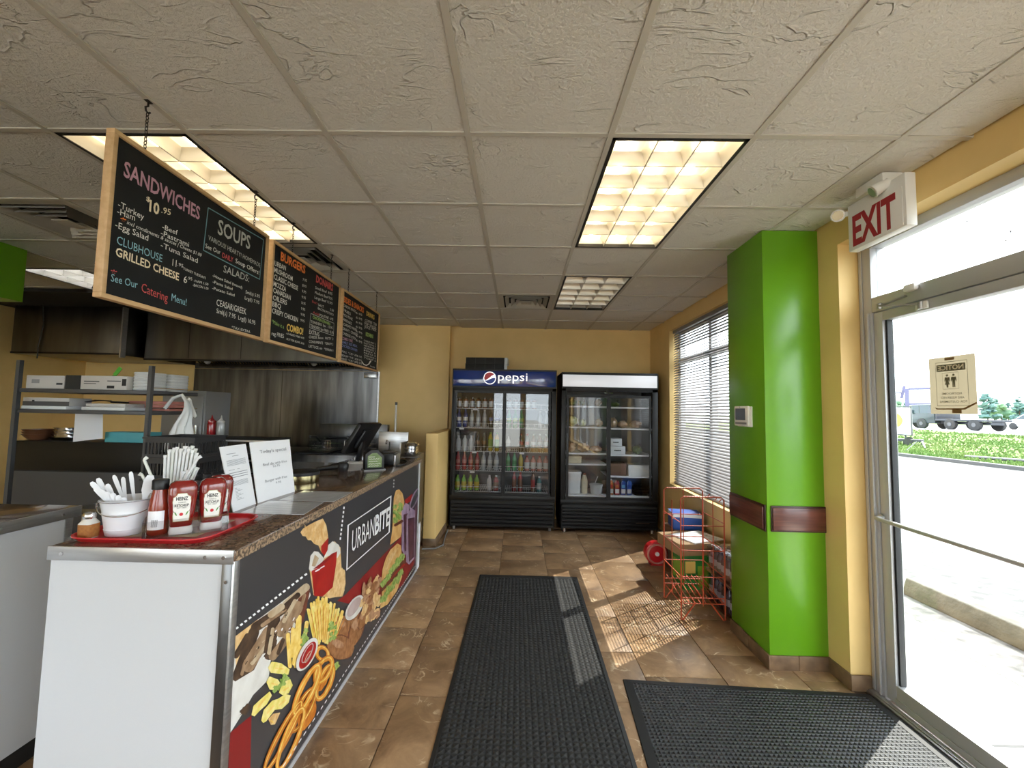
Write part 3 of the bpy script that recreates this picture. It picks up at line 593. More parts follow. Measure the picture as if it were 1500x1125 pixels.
B(-1.9, 2.9, -.2, .2, 3.35, 5.4).build('panel', 'sign_white', py); B(-1.5, 2.9, -.2, .2, 1.2, 3.0).build('panel', 'sign_white', py)
MB().text('TRAIL', (-1.5, -.22, 4.0), (1, 0, 0), (0, 0, 1), .75, 1.9).build('lettering', 'sign_red', py, smooth=0, fix=False); MB().text('TIRE', (.6, -.22, 4.0), (1, 0, 0), (0, 0, 1), .75, 1.7).build('lettering', 'sign_purple', py, smooth=0, fix=False)
qy = thing('pole_sign', 'small slanted sign on a thin pole beside the pylon sign', 'sign', (61.5, 68.5, .55), math.radians(-45))
MB().cyl((0, 0, 0), (0, 0, 4.2), .1, seg=8).build('pole', 'dark_grey', qy); MB().prism([(-.9, 4.1), (-1.3, 4.1), (-.9, 6.1), (-.5, 6.1)], 'y', -.1, .1).prism([(.6, 4.1), (1.0, 4.1), (1.4, 6.1), (1.0, 6.1)], 'y', -.1, .1).prism([(-.7, 4.9), (.9, 4.9), (.9, 5.1), (-.7, 5.1)], 'y', -.1, .1).build('slanted_panel', 'sign_purple', qy)
# trees beyond the road
mat('leaf_far', (.055, .115, .115), .9, col2=(.085, .15, .125), scale=.5); mat('leaf_mid', (.07, .14, .085), .9, col2=(.11, .18, .09), scale=.5); mat('bark', (.10, .07, .05), .9)  # blue in the far leaf colour paints in distance haze
TREES = [(1447, 6.6, 1), (1457, 7.6, 0), (1467, 5.2, 2), (1477, 6.8, 0), (1487, 4.8, 2), (1494, 6.2, 1), (1505, 7.2, 0), (1326, 4.6, 1), (1334, 4.4, 2), (1356, 4.6, 1), (1374, 4.0, 2), (1318, 4.8, 2)]
TL = ['tall bluish conifer with loose tiers beyond the road', 'tall dark pine with a ragged crown beyond the road', 'low rounded green tree in the row beyond the road']
for i, (px, h, k) in enumerate(TREES):
    d = ray(px, 612); dist = (88, 124, 101, 139, 112, 93, 150, 96, 118, 105, 131, 84)[i]; x = d.x/d.y*dist; rr = random.Random(i)
    t = thing('tree', TL[k], 'tree', (x, dist, .5), group='trees beyond the road: '+('conifers', 'pines', 'rounded trees')[k])
    cw = MB(); st = random.getstate(); random.seed(i*11+3)
    if k < 2:
        for q_ in range(46):
            f_ = random.random(); z = h*(.18+.80*f_); r_ = (.24*(1-f_)**.7+.03)*h; a = random.uniform(0, 6.28); s_ = h*random.uniform(.035, .075)*(1.15-.5*f_)
            cw.ball((r_*random.uniform(.2, 1)*math.cos(a), r_*random.uniform(.2, 1)*math.sin(a), z), (s_*1.5, s_*1.5, s_), 7, 4, .3)
    else:
        for a in range(12): cw.ball((random.uniform(-.3, .3)*h, random.uniform(-.3, .3)*h, h*random.uniform(.35, .8)), h*random.uniform(.14, .22), 9, 6, .2)
    random.setstate(st)
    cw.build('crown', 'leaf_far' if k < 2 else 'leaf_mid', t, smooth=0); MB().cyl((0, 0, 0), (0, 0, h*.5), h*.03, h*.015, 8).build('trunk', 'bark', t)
# ------------------------------------------------------------------ serving counter
CX0, CX1, CY0, CY1, CZ = -1.53, -.915, 1.365, 3.95, 1.036
def granite(name):
    m = bpy.data.materials.new(name); m.use_nodes = True; MATS[name] = m; nt = m.node_tree; N = nt.nodes; L = nt.links; b = N['Principled BSDF']
    tc = N.new('ShaderNodeTexCoord'); v = N.new('ShaderNodeTexVoronoi'); v.inputs['Scale'].default_value = 150; L.new(tc.outputs['Object'], v.inputs['Vector'])
    n = N.new('ShaderNodeTexNoise'); n.inputs['Scale'].default_value = 20; n.inputs['Detail'].default_value = 10; n.inputs['Roughness'].default_value = .7; L.new(tc.outputs['Object'], n.inputs['Vector'])
    r = N.new('ShaderNodeValToRGB'); e = r.color_ramp.elements; e[0].position = .36; e[0].color = (.05, .031, .022, 1); e[1].position = .66; e[1].color = (.19, .12, .078, 1); q_ = e.new(.52); q_.color = (.105, .062, .042, 1); L.new(n.outputs['Fac'], r.inputs[0])
    r2 = N.new('ShaderNodeValToRGB'); r2.color_ramp.elements[0].position = .55; r2.color_ramp.elements[1].position = .9; sx = N.new('ShaderNodeSeparateColor'); L.new(v.outputs['Color'], sx.inputs[0]); L.new(sx.outputs[0], r2.inputs[0])
    mx = N.new('ShaderNodeMix'); mx.data_type = 'RGBA'; L.new(r2.outputs[0], mx.inputs[0]); L.new(r.outputs[0], mx.inputs[6]); mx.inputs[7].default_value = (.19, .13, .09, 1); L.new(mx.outputs[2], b.inputs['Base Color']); b.inputs['Roughness'].default_value = .2; b.inputs['Coat Weight'].default_value = .6; return m
granite('granite')
mat('granite_edge', (.40, .28, .18), .35, col2=(.07, .048, .034), scale=95, detail=3, lo=.42, hi=.58)
ct = thing('serving_counter', 'long serving counter with granite-look top, white end panel and food graphic front', 'counter', ((CX0+CX1)/2, (CY0+CY1)/2, 0))
ox, oy = (CX0+CX1)/2, (CY0+CY1)/2
def CB(x0, x1, y0, y1, z0, z1): return B(x0-ox, x1-ox, y0-oy, y1-oy, z0, z1)
CB(CX0, CX1+.005, CY0, CY1+.03, CZ-.036, CZ).build('worktop', 'granite', ct, bev=.004)
CB(CX1+.005, CX1+.0075, CY0+.004, CY1+.03, CZ-.035, CZ-.003).build('edge_strip', 'granite_edge', ct)
CB(CX0+.03, CX1-.012, CY0+.02, CY1, .0, CZ-.036).build('carcass', 'white_paint', ct)
ep = CB(CX0+.004, CX1-.035, CY0+.008, CY0+.02, 0, CZ-.045).build('end_panel', 'white_panel', ct)
et_ = CB(CX0, CX1, CY0-.003, CY0+.004, CZ-.044, CZ+.001).build('end_trim', 'alu', ct, bev=.0015)
CB(CX1-.037, CX1-.004, CY0, CY0+.012, 0, CZ-.04).build('corner_post', 'steel', ct, bev=.001)
CB(CX1-.010, CX1+.003, CY0+.002, CY0+.03, 0, CZ-.035).build('corner_trim', 'alu', ct, bev=.002)
sd = MB()
for x in (CX0+.05, CX1-.09, CX1-.03): sd.cyl((x-ox, CY0-.003-oy, CZ-.022), (x-ox, CY0-.007-oy, CZ-.022), .006, seg=10)
sd.cyl((CX1-.02-ox, CY0-oy, CZ-.1), (CX1-.02-ox, CY0-.004-oy, CZ-.1), .005, seg=10)
sd.build('rivet', 'chrome', ct)
GXP = CX1-.006
fp = CB(CX1-.012, GXP, CY0+.03, CY1-.0, .0, CZ-.036).build('front_panel', 'charcoal', ct)
CB(CX1-.012, CX1-.001, CY0+.03, CY1, 0, .022).build('toe_trim', 'frame_alu', ct)
CB(GXP-.004, CX1+.002, CY1-.035, CY1+.0, 0, CZ-.036).build('end_post', 'frame_alu', ct, bev=.002)
# --- printed graphic on the front panel: flat shapes laid on the panel
PR = {}
ORG = Vector((ox, oy, 0))
def gp(x, y, lev): p = onx(x, y, GXP); p.y = min(max(p.y, CY0+.031), CY1-.036); p.z = max(.023, min(p.z, CZ-.037)); return p-ORG+Vector((.0003*lev, 0, 0))
def z6(p): return (320+p[0]/2.5875, 690+p[1]/2.5875)
SHP = []; GID = [0]; HOLD = [False]
def shape(pts, m, lev):
    if not HOLD[0]: GID[0] += 1
    SHP.append((lev, GID[0], [z6(p) for p in pts], m))
def lay_print():
    ids = {}
    for lev, gid, pts, m in sorted(SHP, key=lambda q_: (q_[0], q_[1])):
        k = ids.setdefault((lev, gid), len(ids)+1); PR.setdefault(m, MB()).poly([gp(x, y, 0)+Vector((.00002*k, 0, 0)) for x, y in pts])
    return .00002*(len(ids)+3)
def cap(p0, p1, wd, m, lev, w1=None):
    a, b2 = Vector(p0), Vector(p1); d = (b2-a).normalized(); n = Vector((-d.y, d.x)); w1 = wd if w1 is None else w1; pts = []
    for i in range(7): t = math.pi*(i/6)-math.pi/2; pts.append(b2+d*(math.cos(t)*w1/2)+n*(math.sin(t)*w1/2))
    for i in range(7): t = math.pi*(i/6)+math.pi/2; pts.append(a+d*(math.cos(t)*wd/2)+n*(math.sin(t)*wd/2))
    shape([(p.x, p.y) for p in pts], m, lev)
def ringz(cx, cy, a, b2, rot, k, m, lev):
    o_, i_ = ell(cx, cy, a, b2, rot, 28), ell(cx, cy, a-k, b2-k*.8, rot, 28); GID[0] += 1; HOLD[0] = True
    for j in range(28): shape([o_[j], o_[(j+1) % 28], i_[(j+1) % 28], i_[j]], m, lev)
    HOLD[0] = False
def blob(cx, cy, a, b2, rot, m, lev, j=.12, n=18):
    P = ell(cx, cy, a, b2, rot, n); shape([(cx+(x-cx)*random.uniform(1-j, 1+j), cy+(y-cy)*random.uniform(1-j, 1+j)) for x, y in P], m, lev)
pm = lambda n, c, c2, s_=30: mat('print_'+n, c, .35, col2=c2, scale=s_, detail=5)
pm('fry', (.75, .47, .07), (.88, .66, .22)); pm('ring', (.62, .21, .02), (.80, .38, .06)); pm('ring2', (.45, .12, .01), (.62, .22, .03)); pm('wedge', (.72, .60, .10), (.85, .72, .30)); pm('lettuce', (.14, .26, .03), (.42, .52, .16), 45)
pm('nugget', (.24, .095, .035), (.38, .17, .07), 40); pm('red', (.26, .012, .014), (.20, .010, .012), 3); pm('ketchup', (.42, .018, .014), (.30, .010, .010), 12); pm('bread', (.60, .34, .12), (.78, .55, .28), 35); pm('white', (.70, .68, .63), (.58, .55, .50), 12)
pm('mushroom', (.10, .058, .034), (.035, .022, .016), 25); pm('mushroom_light', (.38, .25, .15), (.22, .13, .07), 25); pm('cream', (.55, .44, .30), (.42, .30, .18), 20); pm('meat', (.34, .16, .08), (.52, .30, .17), 45); pm('bun', (.56, .27, .07), (.74, .47, .18), 14)
pm('drink', (.055, .02, .03), (.12, .04, .06), 10); pm('drink_rim', (.42, .30, .40), (.25, .16, .24), 12); pm('patty', (.10, .035, .02), (.18, .05, .03), 30); pm('dark', (.03, .027, .028), (.045, .04, .04), 4); pm('mayo', (.50, .40, .38), (.42, .30, .28), 10); mat('print_line', (.82, .82, .82), .4)
# mushrooms and plate
st = random.getstate(); random.seed(4)
shape([(62, 628), (335, 425), (350, 470), (300, 560), (275, 640), (200, 700), (190, 790), (130, 850), (90, 920), (45, 992)], 'print_white', 1)
shape([(62, 628), (150, 562), (118, 640), (66, 760)], 'print_bread', 2)
MU = [((72, 780), (135, 610), 40, 'mushroom'), ((100, 790), (175, 640), 30, 'mushroom'), ((66, 700), (110, 625), 22, 'mushroom'), ((112, 740), (190, 612), 46, 'mushroom_light'), ((128, 730), (196, 640), 12, 'cream'), ((140, 592), (255, 516), 36, 'mushroom'), ((165, 585), (250, 525), 14, 'mushroom_light'), ((196, 545), (238, 514), 24, 'cream'), ((192, 695), (212, 560), 44, 'mushroom'), ((204, 704), (265, 625), 30, 'mushroom_light'), ((190, 690), (205, 600), 14, 'cream'), ((235, 606), (296, 515), 48, 'mushroom_light'), ((232, 620), (262, 560), 20, 'mushroom'), ((256, 504), (332, 440), 28, 'cream'), ((244, 520), (300, 470), 20, 'mushroom'), ((246, 570), (288, 492), 14, 'cream'), ((304, 565), (328, 452), 38, 'patty'), ((312, 520), (326, 470), 12, 'mushroom_light'), ((225, 690), (244, 640), 14, 'mushroom'), ((86, 770), (100, 720), 12, 'mushroom_light'), ((270, 600), (285, 560), 12, 'patty')]
for q_, (p0, p1, wd, m) in enumerate(MU): cap(p0, p1, wd, 'print_'+m, 2+q_ % 4 if q_ > 3 else 2)
for _ in range(26): x = random.uniform(95, 285); y = 775-(x-80)*1.05+random.uniform(-45, 30); cap((x, y), (x+random.uniform(2, 8), y-random.uniform(4, 14)), random.uniform(2, 5), random.choice(('print_line', 'print_cream', 'print_mushroom')), 6)
shape([(60, 800), (150, 745), (190, 720), (185, 790), (130, 850), (90, 920), (45, 992)], 'print_white', 2)
shape([(45, 992), (125, 925), (121, 1140), (36, 1140)], 'print_red', 1); shape([(125, 925), (180, 830), (130, 860)], 'print_dark', 1); blob(100, 905, 26, 14, -50, 'print_mushroom', 3, .3)
# red band
shape([(450, 492), (480, 470), (690, 250), (745, 200), (748, 340), (700, 430), (620, 500), (560, 520)], 'print_red', 1)
# dip cup with paper and battered piece
shape([(345, 375), (352, 320), (372, 308), (395, 345), (415, 280), (440, 266), (462, 290), (468, 400), (478, 450), (470, 475), (420, 480), (360, 470)], 'print_bread', 2)
shape([(342, 372), (348, 322), (362, 304), (378, 306), (400, 332), (382, 362), (356, 386)], 'print_white', 3); shape([(398, 330), (412, 284), (432, 266), (456, 280), (462, 310), (450, 330), (425, 318)], 'print_white', 3); shape([(352, 360), (364, 316), (380, 330), (366, 362)], 'print_cream', 4)
shape([(352, 378), (380, 366), (420, 330), (449, 303), (444, 360), (432, 440), (395, 475), (362, 474)], 'print_ketchup', 4); shape([(356, 372), (385, 350), (430, 312), (446, 306), (420, 335), (380, 366)], 'print_red', 5); cap((366, 380), (380, 372), 5, 'print_line', 6); cap((384, 368), (398, 360), 4, 'print_line', 6)
shape([(310, 232), (320, 218), (345, 203), (370, 190), (395, 180), (408, 205), (414, 240), (416, 262), (412, 300), (400, 320), (388, 306), (378, 282), (362, 276), (350, 262), (338, 262), (330, 248), (318, 246)], 'print_bread', 3); shape([(388, 285), (402, 268), (416, 252), (412, 300), (400, 322), (388, 306)], 'print_ketchup', 5)
for _ in range(18): x = random.uniform(325, 405); cap((x, 205+random.uniform(0, 60)), (x+5, 203+random.uniform(0, 60)), 4, random.choice(('print_bun', 'print_bread')), 4)
for c in ((450, 440, 22, 34, 10), (425, 462, 24, 20, 0), (470, 410, 12, 40, 0)): blob(*c, 'print_bread', 3, .15)
# fries and rings
for i in range(24):
    x = 340+i*5.6; m_ = 'print_fry' if i % 3 else 'print_wedge'; cap((362+i*3.2, 655-random.uniform(0, 30)), (x+random.uniform(-4, 4), 478+abs(i-9)*4.5+random.uniform(-16, 16)), random.uniform(8, 13), m_, 4+(i % 4))
    if i % 2: cap((364+i*3.2, 640), (x+4, 510+abs(i-9)*4), 2.2, 'print_ring', 8)
for p0, p1 in (((285, 730), (300, 560)), ((300, 710), (307, 553)), ((270, 740), (262, 620)), ((312, 725), (334, 575)), ((278, 700), (282, 600)), ((292, 740), (318, 640))): cap(p0, p1, 15, 'print_fry', 3+int(p0[0]) % 2)
for _ in range(10): blob(323+random.uniform(-10, 10), 585+random.uniform(0, 75), 9, 9, 0, 'print_lettuce', 5, .35); blob(428+random.uniform(-14, 14), 575+random.uniform(0, 70), 6, 10, 25, 'print_lettuce', 8, .3)
WED = [[(185, 745), (200, 722), (235, 728), (268, 752), (262, 772), (225, 768), (196, 765)], [(178, 800), (190, 778), (222, 790), (238, 815), (215, 832), (190, 828)], [(225, 840), (240, 800), (268, 788), (278, 812), (262, 842), (240, 850)], [(122, 925), (130, 890), (160, 862), (192, 835), (200, 850), (180, 885), (150, 912), (134, 930)], [(158, 945), (168, 905), (200, 870), (226, 862), (222, 890), (200, 918), (178, 948), (166, 955)], [(205, 905), (214, 868), (250, 845), (270, 850), (262, 878), (236, 902)], [(186, 940), (205, 920), (232, 915), (212, 960), (196, 962)]]
for q_, P_ in enumerate(WED): shape(P_, 'print_wedge' if q_ not in (6,) else 'print_bread', 5+q_ % 3); a_, b_ = P_[0], P_[3]; cap(((a_[0]*2+b_[0])/3, (a_[1]*2+b_[1])/3), ((a_[0]+2*b_[0])/3, (a_[1]+2*b_[1])/3), 6, 'print_fry', 8)
for _ in range(16): t_ = random.random(); blob(205+50*t_+random.uniform(-8, 8), 835-55*t_+random.uniform(-10, 10), 8, 7, 0, 'print_lettuce', 8, .4)
def oring(cx, cy, a, b2, rot, k, lev, dark=False): ringz(cx, cy, a+2.5, b2+2.5, rot, k+5, 'print_ring2', lev); ringz(cx, cy, a, b2, rot, k, 'print_ring2' if dark else 'print_ring', lev+1); ringz(cx-1, cy-1, a-k*.3, b2-k*.25, rot, k*.28, 'print_fry', lev+2)
blob(335, 930, 62, 24, 118, 'print_ring2', 3, .05); blob(395, 790, 52, 18, 114, 'print_ring2', 3, .08)
oring(392, 692, 32, 26, 60, 13, 5); oring(400, 800, 76, 28, 112, 17, 6); oring(395, 755, 60, 30, 118, 17, 7); oring(318, 905, 98, 30, 118, 16, 6, True); oring(330, 830, 112, 31, 116, 21, 9); oring(240, 1005, 155, 24, 118, 17, 8, True); oring(268, 1015, 132, 30, 112, 17, 10)
shape(ell(330, 695, 70, 29, 118, 24), 'print_white', 12); shape(ell(332, 698, 58, 21, 118, 24), 'print_ketchup', 13); ringz(332, 690, 42, 13, 118, 4, 'print_mayo', 14); ringz(334, 704, 26, 7, 118, 3, 'print_cream', 14)
# nuggets, dip, clams, burger
for c in ((468, 590, 36, 42, 0, 3), (522, 600, 24, 64, 18, 4), (505, 560, 20, 30, 30, 3), (460, 668, 50, 44, 20, 5), (545, 560, 16, 40, 20, 5)): blob(c[0], c[1], c[2]+3, c[3]+3, c[4], 'print_patty', c[5], .06); blob(*c[:5], 'print_nugget', c[5]+1, .07); blob(c[0]-c[2]*.2, c[1]-c[3]*.3, c[2]*.5, c[3]*.35, c[4], 'print_meat', c[5]+2, .2)
shape(ell(512, 518, 54, 25, 122, 22), 'print_white', 8); shape(ell(510, 515, 43, 16, 122, 22), 'print_mayo', 9); blob(440, 745, 22, 10, -50, 'print_lettuce', 4, .4)
for i in range(40): blob(545+random.random()*68, 405+random.random()*150, random.uniform(6, 10), random.uniform(16, 30), random.uniform(0, 45), random.choice(('print_meat', 'print_nugget', 'print_meat', 'print_bread')), 6+i % 5, .2)
shape([(616, 418), (620, 370), (632, 330), (650, 298), (676, 274), (690, 282), (692, 300), (690, 335), (660, 365), (640, 392)], 'print_bun', 6); shape([(625, 380), (640, 330), (668, 295), (680, 292), (655, 335), (636, 375)], 'print_bread', 7); shape([(611, 522), (640, 505), (675, 455), (695, 400), (692, 368), (650, 420), (618, 458)], 'print_bun', 5)
for i in range(16): blob(620+i*4.9+random.uniform(-4, 4), 428-i*7+random.uniform(-6, 6), 9, 10, 0, 'print_lettuce', 8, .35)
cap((618, 432), (699, 345), 20, 'print_patty', 7); cap((622, 446), (700, 354), 8, 'print_ketchup', 9); cap((616, 452), (694, 372), 9, 'print_patty', 9)
for i in range(14): blob(616+i*5.6+random.uniform(-3, 3), 492-i*8+random.uniform(-6, 6), 8, 12, 0, 'print_lettuce', 10, .35)
# upper burger and drinks
shape([(650, 280), (658, 225), (664, 100), (672, 74), (684, 69), (697, 84), (704, 115), (700, 200), (690, 250)], 'print_bun', 3); shape([(668, 130), (672, 95), (684, 82), (692, 100), (690, 130)], 'print_bread', 4)
for i in range(10): blob(678+random.uniform(-12, 12), 128+i*7, 9, 8, 0, 'print_lettuce', 5, .35)
cap((668, 205), (694, 190), 10, 'print_patty', 6)
shape([(693, 150), (708, 120), (722, 128), (720, 300), (705, 320), (694, 300)], 'print_drink_rim', 4); shape([(700, 165), (718, 160), (715, 300), (704, 305)], 'print_drink', 5)
shape([(712, 170), (728, 140), (745, 150), (742, 330), (722, 355), (710, 345)], 'print_drink_rim', 5); shape([(716, 180), (742, 175), (740, 325), (720, 345)], 'print_drink', 6); shape([(740, 150), (765, 100), (765, 340), (742, 370)], 'print_drink', 4)
ringz(742, 105, 44, 12, 112, 6, 'print_drink_rim', 6); shape([(706, 110), (735, 85), (732, 110), (708, 130)], 'print_ketchup', 3); random.setstate(st)
# dashes
def dashes(p0, p1, n, wd, lev=2, duty=.55):
    for i in range(n):
        a = i/n; b2 = (i+duty)/n; q0 = (p0[0]+(p1[0]-p0[0])*a, p0[1]+(p1[1]-p0[1])*a); q1 = (p0[0]+(p1[0]-p0[0])*b2, p0[1]+(p1[1]-p0[1])*b2); d = (Vector(q1)-Vector(q0)).normalized(); nn = Vector((-d.y, d.x))*wd/2
        shape([(q0[0]+nn.x, q0[1]+nn.y), (q1[0]+nn.x, q1[1]+nn.y), (q1[0]-nn.x, q1[1]-nn.y), (q0[0]-nn.x, q0[1]-nn.y)], 'print_line', lev)
dashes((66, 598), (342, 383), 17, 7); dashes((476, 135), (460, 268), 8, 5); dashes((665, 32), (663, 68), 3, 4)
DSH = []; yy = CY0+.05
while yy < CY1-.06:
    DSH.append([Vector((GXP, a, z))-ORG+Vector((.0003, 0, 0)) for a, z in ((yy, .066), (yy+.022, .066), (yy+.022, .073), (yy, .073))]); yy += .04
# framed name
Q = [(488, 205), (655, 92), (648, 232), (483, 378)]; R_ = [(497, 215), (648, 113), (642, 222), (491, 353)]
Q = [(Vector(q_)) for q_ in Q]
cen = sum(Q, Vector((0, 0)))/4; R_ = [q_+(cen-q_)*.055 for q_ in Q]
for i in range(4): j = (i+1) % 4; shape([Q[i], Q[j], R_[j], R_[i]], 'print_line', 4)
TOPK = lay_print(); PR['print_line'].f += []
for q_ in DSH: PR['print_line'].poly([p+Vector((TOPK, 0, 0)) for p in q_])
a0, a1 = gp(*z6((499, 308)), 4), gp(*z6((643, 200)), 4); hh = (gp(*z6((499, 215)), 4)-a0).length
tU = (a1-a0); wl = tU.length; tU.normalize(); tm = PR['print_line']; hh *= .86
TL_ = (TOPK, 0, 0); tm.text('URBAN', a0, tU, Vector((0, 0, 1)), hh, wl*.53, lift=TL_); tm.text('BITE', a0+tU*wl*.55, tU, Vector((0, 0, 1)), hh, wl*.45, bold=.03, lift=TL_)
for k, m in PR.items(): m.build('front_graphic', k, fp, smooth=0, fix=False)
CB(CX1-.006, CX1-.004, CY1-.003, CY1+.10, .0, .42).build('loose_panel_edge', 'paper', ct)
# ------------------------------------------------------------------ second counter
c2 = thing('side_counter', 'short counter with brown granite-look top and white panel across the staff passage', 'counter', (-2.35, 1.40, 0))
B(-.33, .355, -.60, .50, CZ-.036, CZ).build('worktop', 'granite', c2, bev=.004); B(-.31, .335, -.58, .48, 0.09, CZ-.036).build('side_panel', 'white_panel', c2); B(-.29, .315, -.56, .46, 0, .09).build('plinth', 'black_matte', c2)
B(.353, .362, -.60, .50, CZ-.045, CZ+.001).build('edge_trim', 'alu', c2, bev=.0015); B(.333, .34, .455, .485, .0, CZ-.04).build('corner_trim', 'alu', c2)
rv = MB()
for y in (-.1, .2, .42): rv.cyl((.362, y, CZ-.022), (.366, y, CZ-.022), .005, seg=8)
rv.build('rivet', 'chrome', c2)
# ------------------------------------------------------------------ menu boards
mat('chalk_white', (.78, .76, .70), .8); mat('chalk_pink', (.55, .30, .38), .8); mat('chalk_blue', (.30, .55, .62), .8); mat('chalk_red', (.62, .10, .10), .8); mat('chalk_cream', (.85, .72, .50), .8); mat('chalk_orange', (.85, .22, .05), .8); mat('chalk_grey', (.50, .50, .46), .8); mat('chalk_green', (.36, .55, .16), .8); mat('chalk_yellow', (.85, .58, .14), .8); mat('chalk_teal', (.16, .30, .34), .8); mat('chalk_indigo', (.20, .24, .48), .8)
MXF = -1.452
def board(label, y0, y1, z0, z1, hooks):
    t = thing('menu_board', label, 'menu board', (-1.462, (y0+y1)/2, z0)); hy = (y1-y0)/2; H = z1-z0; f = .017
    B(-.006, .006, -hy+f, hy-f, f, H-f).build('chalkboard', 'slate', t, smooth=0)
    for a in ((-hy, hy, 0, f), (-hy, hy, H-f, H)): B(-.016, .016, a[0], a[1], a[2], a[3]).build('frame_rail', 'pine', t, bev=.002)
    for a in (-hy, hy-f): B(-.016, .016, a, a+f, f, H-f).build('frame_rail', 'pine', t, bev=.002)
    for hk in hooks:
        y = hk-(y0+y1)/2; ctop = CEIL-z0; ch = MB(); z = H+.004; i = 0
        while z < ctop-.045:
            ring = [(Vector((0, math.cos(a)*.005, math.sin(a)*.0095)) if i % 2 else Vector((math.cos(a)*.005, 0, math.sin(a)*.0095))) for a in [k*math.pi/4 for k in range(8)]]
            ch.tube([(v.x, v.y+y, v.z+z) for v in ring], .0016, 5, closed=True); z += .0145; i += 1
        ch.build('chain', 'chain_metal', t)
        MB().tube([(0, y, ctop), (0, y, ctop-.022), (0, y-.011, ctop-.032), (0, y-.008, ctop-.046), (0, y+.004, ctop-.048), (0, y+.010, ctop-.04)], .0035, 6).box(-.008, .008, y-.012, y+.012, ctop-.004, ctop).build('ceiling_hook', 'chain_metal', t)
        MB().tube([(0, y, H-.004), (0, y, H+.006)], .003, 6).build('screw_eye', 'chain_metal', t)
    t['o'] = 0; del t['o']
    return t
def lettering(t, conv, items):
    by = {}; org = Vector(t.location)
    for it in items:
        s_, p0, p1, h, col = it[:5]; bold = it[5] if len(it) > 5 else 0; sh = it[6] if len(it) > 6 else 0
        a, b2, tp_ = onx(*conv(p0), MXF), onx(*conv(p1), MXF), onx(*conv((p0[0], p0[1]-h)), MXF)
        U = b2-a; wd = U.length; by.setdefault(col, MB()).text(s_, a-org, U.normalized(), Vector((0, 0, 1)), (tp_-a).length, wd, bold=bold, shear=sh, lift=(.0006, 0, 0))
    return by
def outline(by, t, conv, pts, wd, col):
    P = [onx(*conv(p), MXF)-t.location for p in pts]; c = sum(P, Vector())/len(P)
    for i in range(len(P)):
        a, b2 = P[i], P[(i+1) % len(P)]; d = (b2-a).normalized(); n = Vector((1, 0, 0)).cross(d)*wd/2; e = Vector((.0006, 0, 0))
        by.setdefault(col, MB()).poly([a-n+e, b2-n+e, b2+n+e, a+n+e])
def fin(by, t):
    for k, m in by.items(): m.build('lettering', 'chalk_'+k, t, smooth=0, fix=False)
W = 'white'
t1 = board('framed chalkboard menu listing sandwiches, soups and salads', 1.385, 2.30, 1.873, 2.482, (1.519, 2.184))
cv = lambda p: (120+p[0]/3.516, 180+p[1]/3.516)
it = [('SANDWICHES', (213, 272), (605, 500), 82, 'pink', .02), ('$', (330, 400), (350, 408), 24, 'cream', .02), ('10', (345, 452), (396, 474), 58, 'cream', .03), ('.95', (408, 462), (456, 476), 32, 'cream', .01),
 ('-Turkey', (185, 432), (318, 500), 34, W), ('-Ham', (180, 468), (272, 505), 34, W), ('-Beef', (412, 545), (492, 578), 26, W), ('-Pastrami', (405, 577), (550, 640), 28, W), ('incl condiments & sauces | Cheese $1.00', (230, 520), (615, 690), 21, W, 0, .25), ('*', (195, 520), (225, 528), 34, 'orange', .04),
 ('-Egg Salad', (170, 537), (340, 608), 34, W), ('-Tuna Salad', (405, 640), (595, 722), 28, W), ('CLUBHOUSE', (178, 622), (412, 718), 44, 'blue'), ('11', (465, 735), (485, 742), 36, W), ('.95', (492, 735), (520, 746), 18, W), ('TURKEY TUESDAYS', (520, 755), (636, 806), 13, W),
 ('GRILLED CHEESE', (172, 682), (498, 812), 44, 'cream', .02), ('6', (522, 822), (540, 826), 36, W), ('.95', (543, 805), (567, 812), 15, W), ('-HAM 1.50', (575, 818), (650, 838), 13, W), ('-BACON 1.00', (570, 840), (650, 860), 13, W), ('*', (145, 790), (178, 796), 36, 'red', .02),
 ('See Our', (148, 815), (285, 852), 40, 'blue'), ('Catering', (305, 868), (440, 922), 46, 'red'), ('Menu!', (460, 915), (537, 942), 38, 'blue'), ('SOUPS', (698, 570), (865, 652), 78, 'grey', .015), ('VARIOUS! HEARTY! HOMEMADE', (650, 602), (917, 745), 26, 'grey'), ('See Our', (635, 643), (712, 678), 24, W), ('DAILY', (722, 692), (778, 718), 26, 'red', .01), ('Soup Offers!', (790, 720), (912, 782), 24, W),
 ('SALADS:', (728, 768), (860, 820), 38, 'grey'), ('-House Salad (tossed)', (672, 792), (825, 855), 15, W), ('-Pasta Salad', (672, 824), (775, 862), 15, W), ('-Potato Salad', (670, 857), (785, 894), 15, W), ('Sml(s) 5.95', (842, 878), (915, 902), 17, W), ('Lrg(l) 7.95', (838, 908), (913, 934), 17, W), ('CEASAR/GREEK', (692, 940), (845, 988), 34, W), ('Sml(s) 7.95  Lrg(l) 10.95', (692, 978), (892, 1040), 24, W), ('*TAX EXTRA', (770, 1058), (866, 1082), 13, W)]
by = lettering(t1, cv, it); outline(by, t1, cv, [(650, 437), (935, 602), (915, 806), (625, 656)], .005, 'teal'); fin(by, t1)
t2 = board('framed chalkboard menu listing burgers, donairs and combos', 2.342, 3.265, 1.875, 2.482, (2.567, 3.115))
cv2 = lambda p: (390+p[0]/6.254, 350+p[1]/6.25)
it = [('BURGERS', (130, 192), (356, 318), 78, 'orange', .035)]
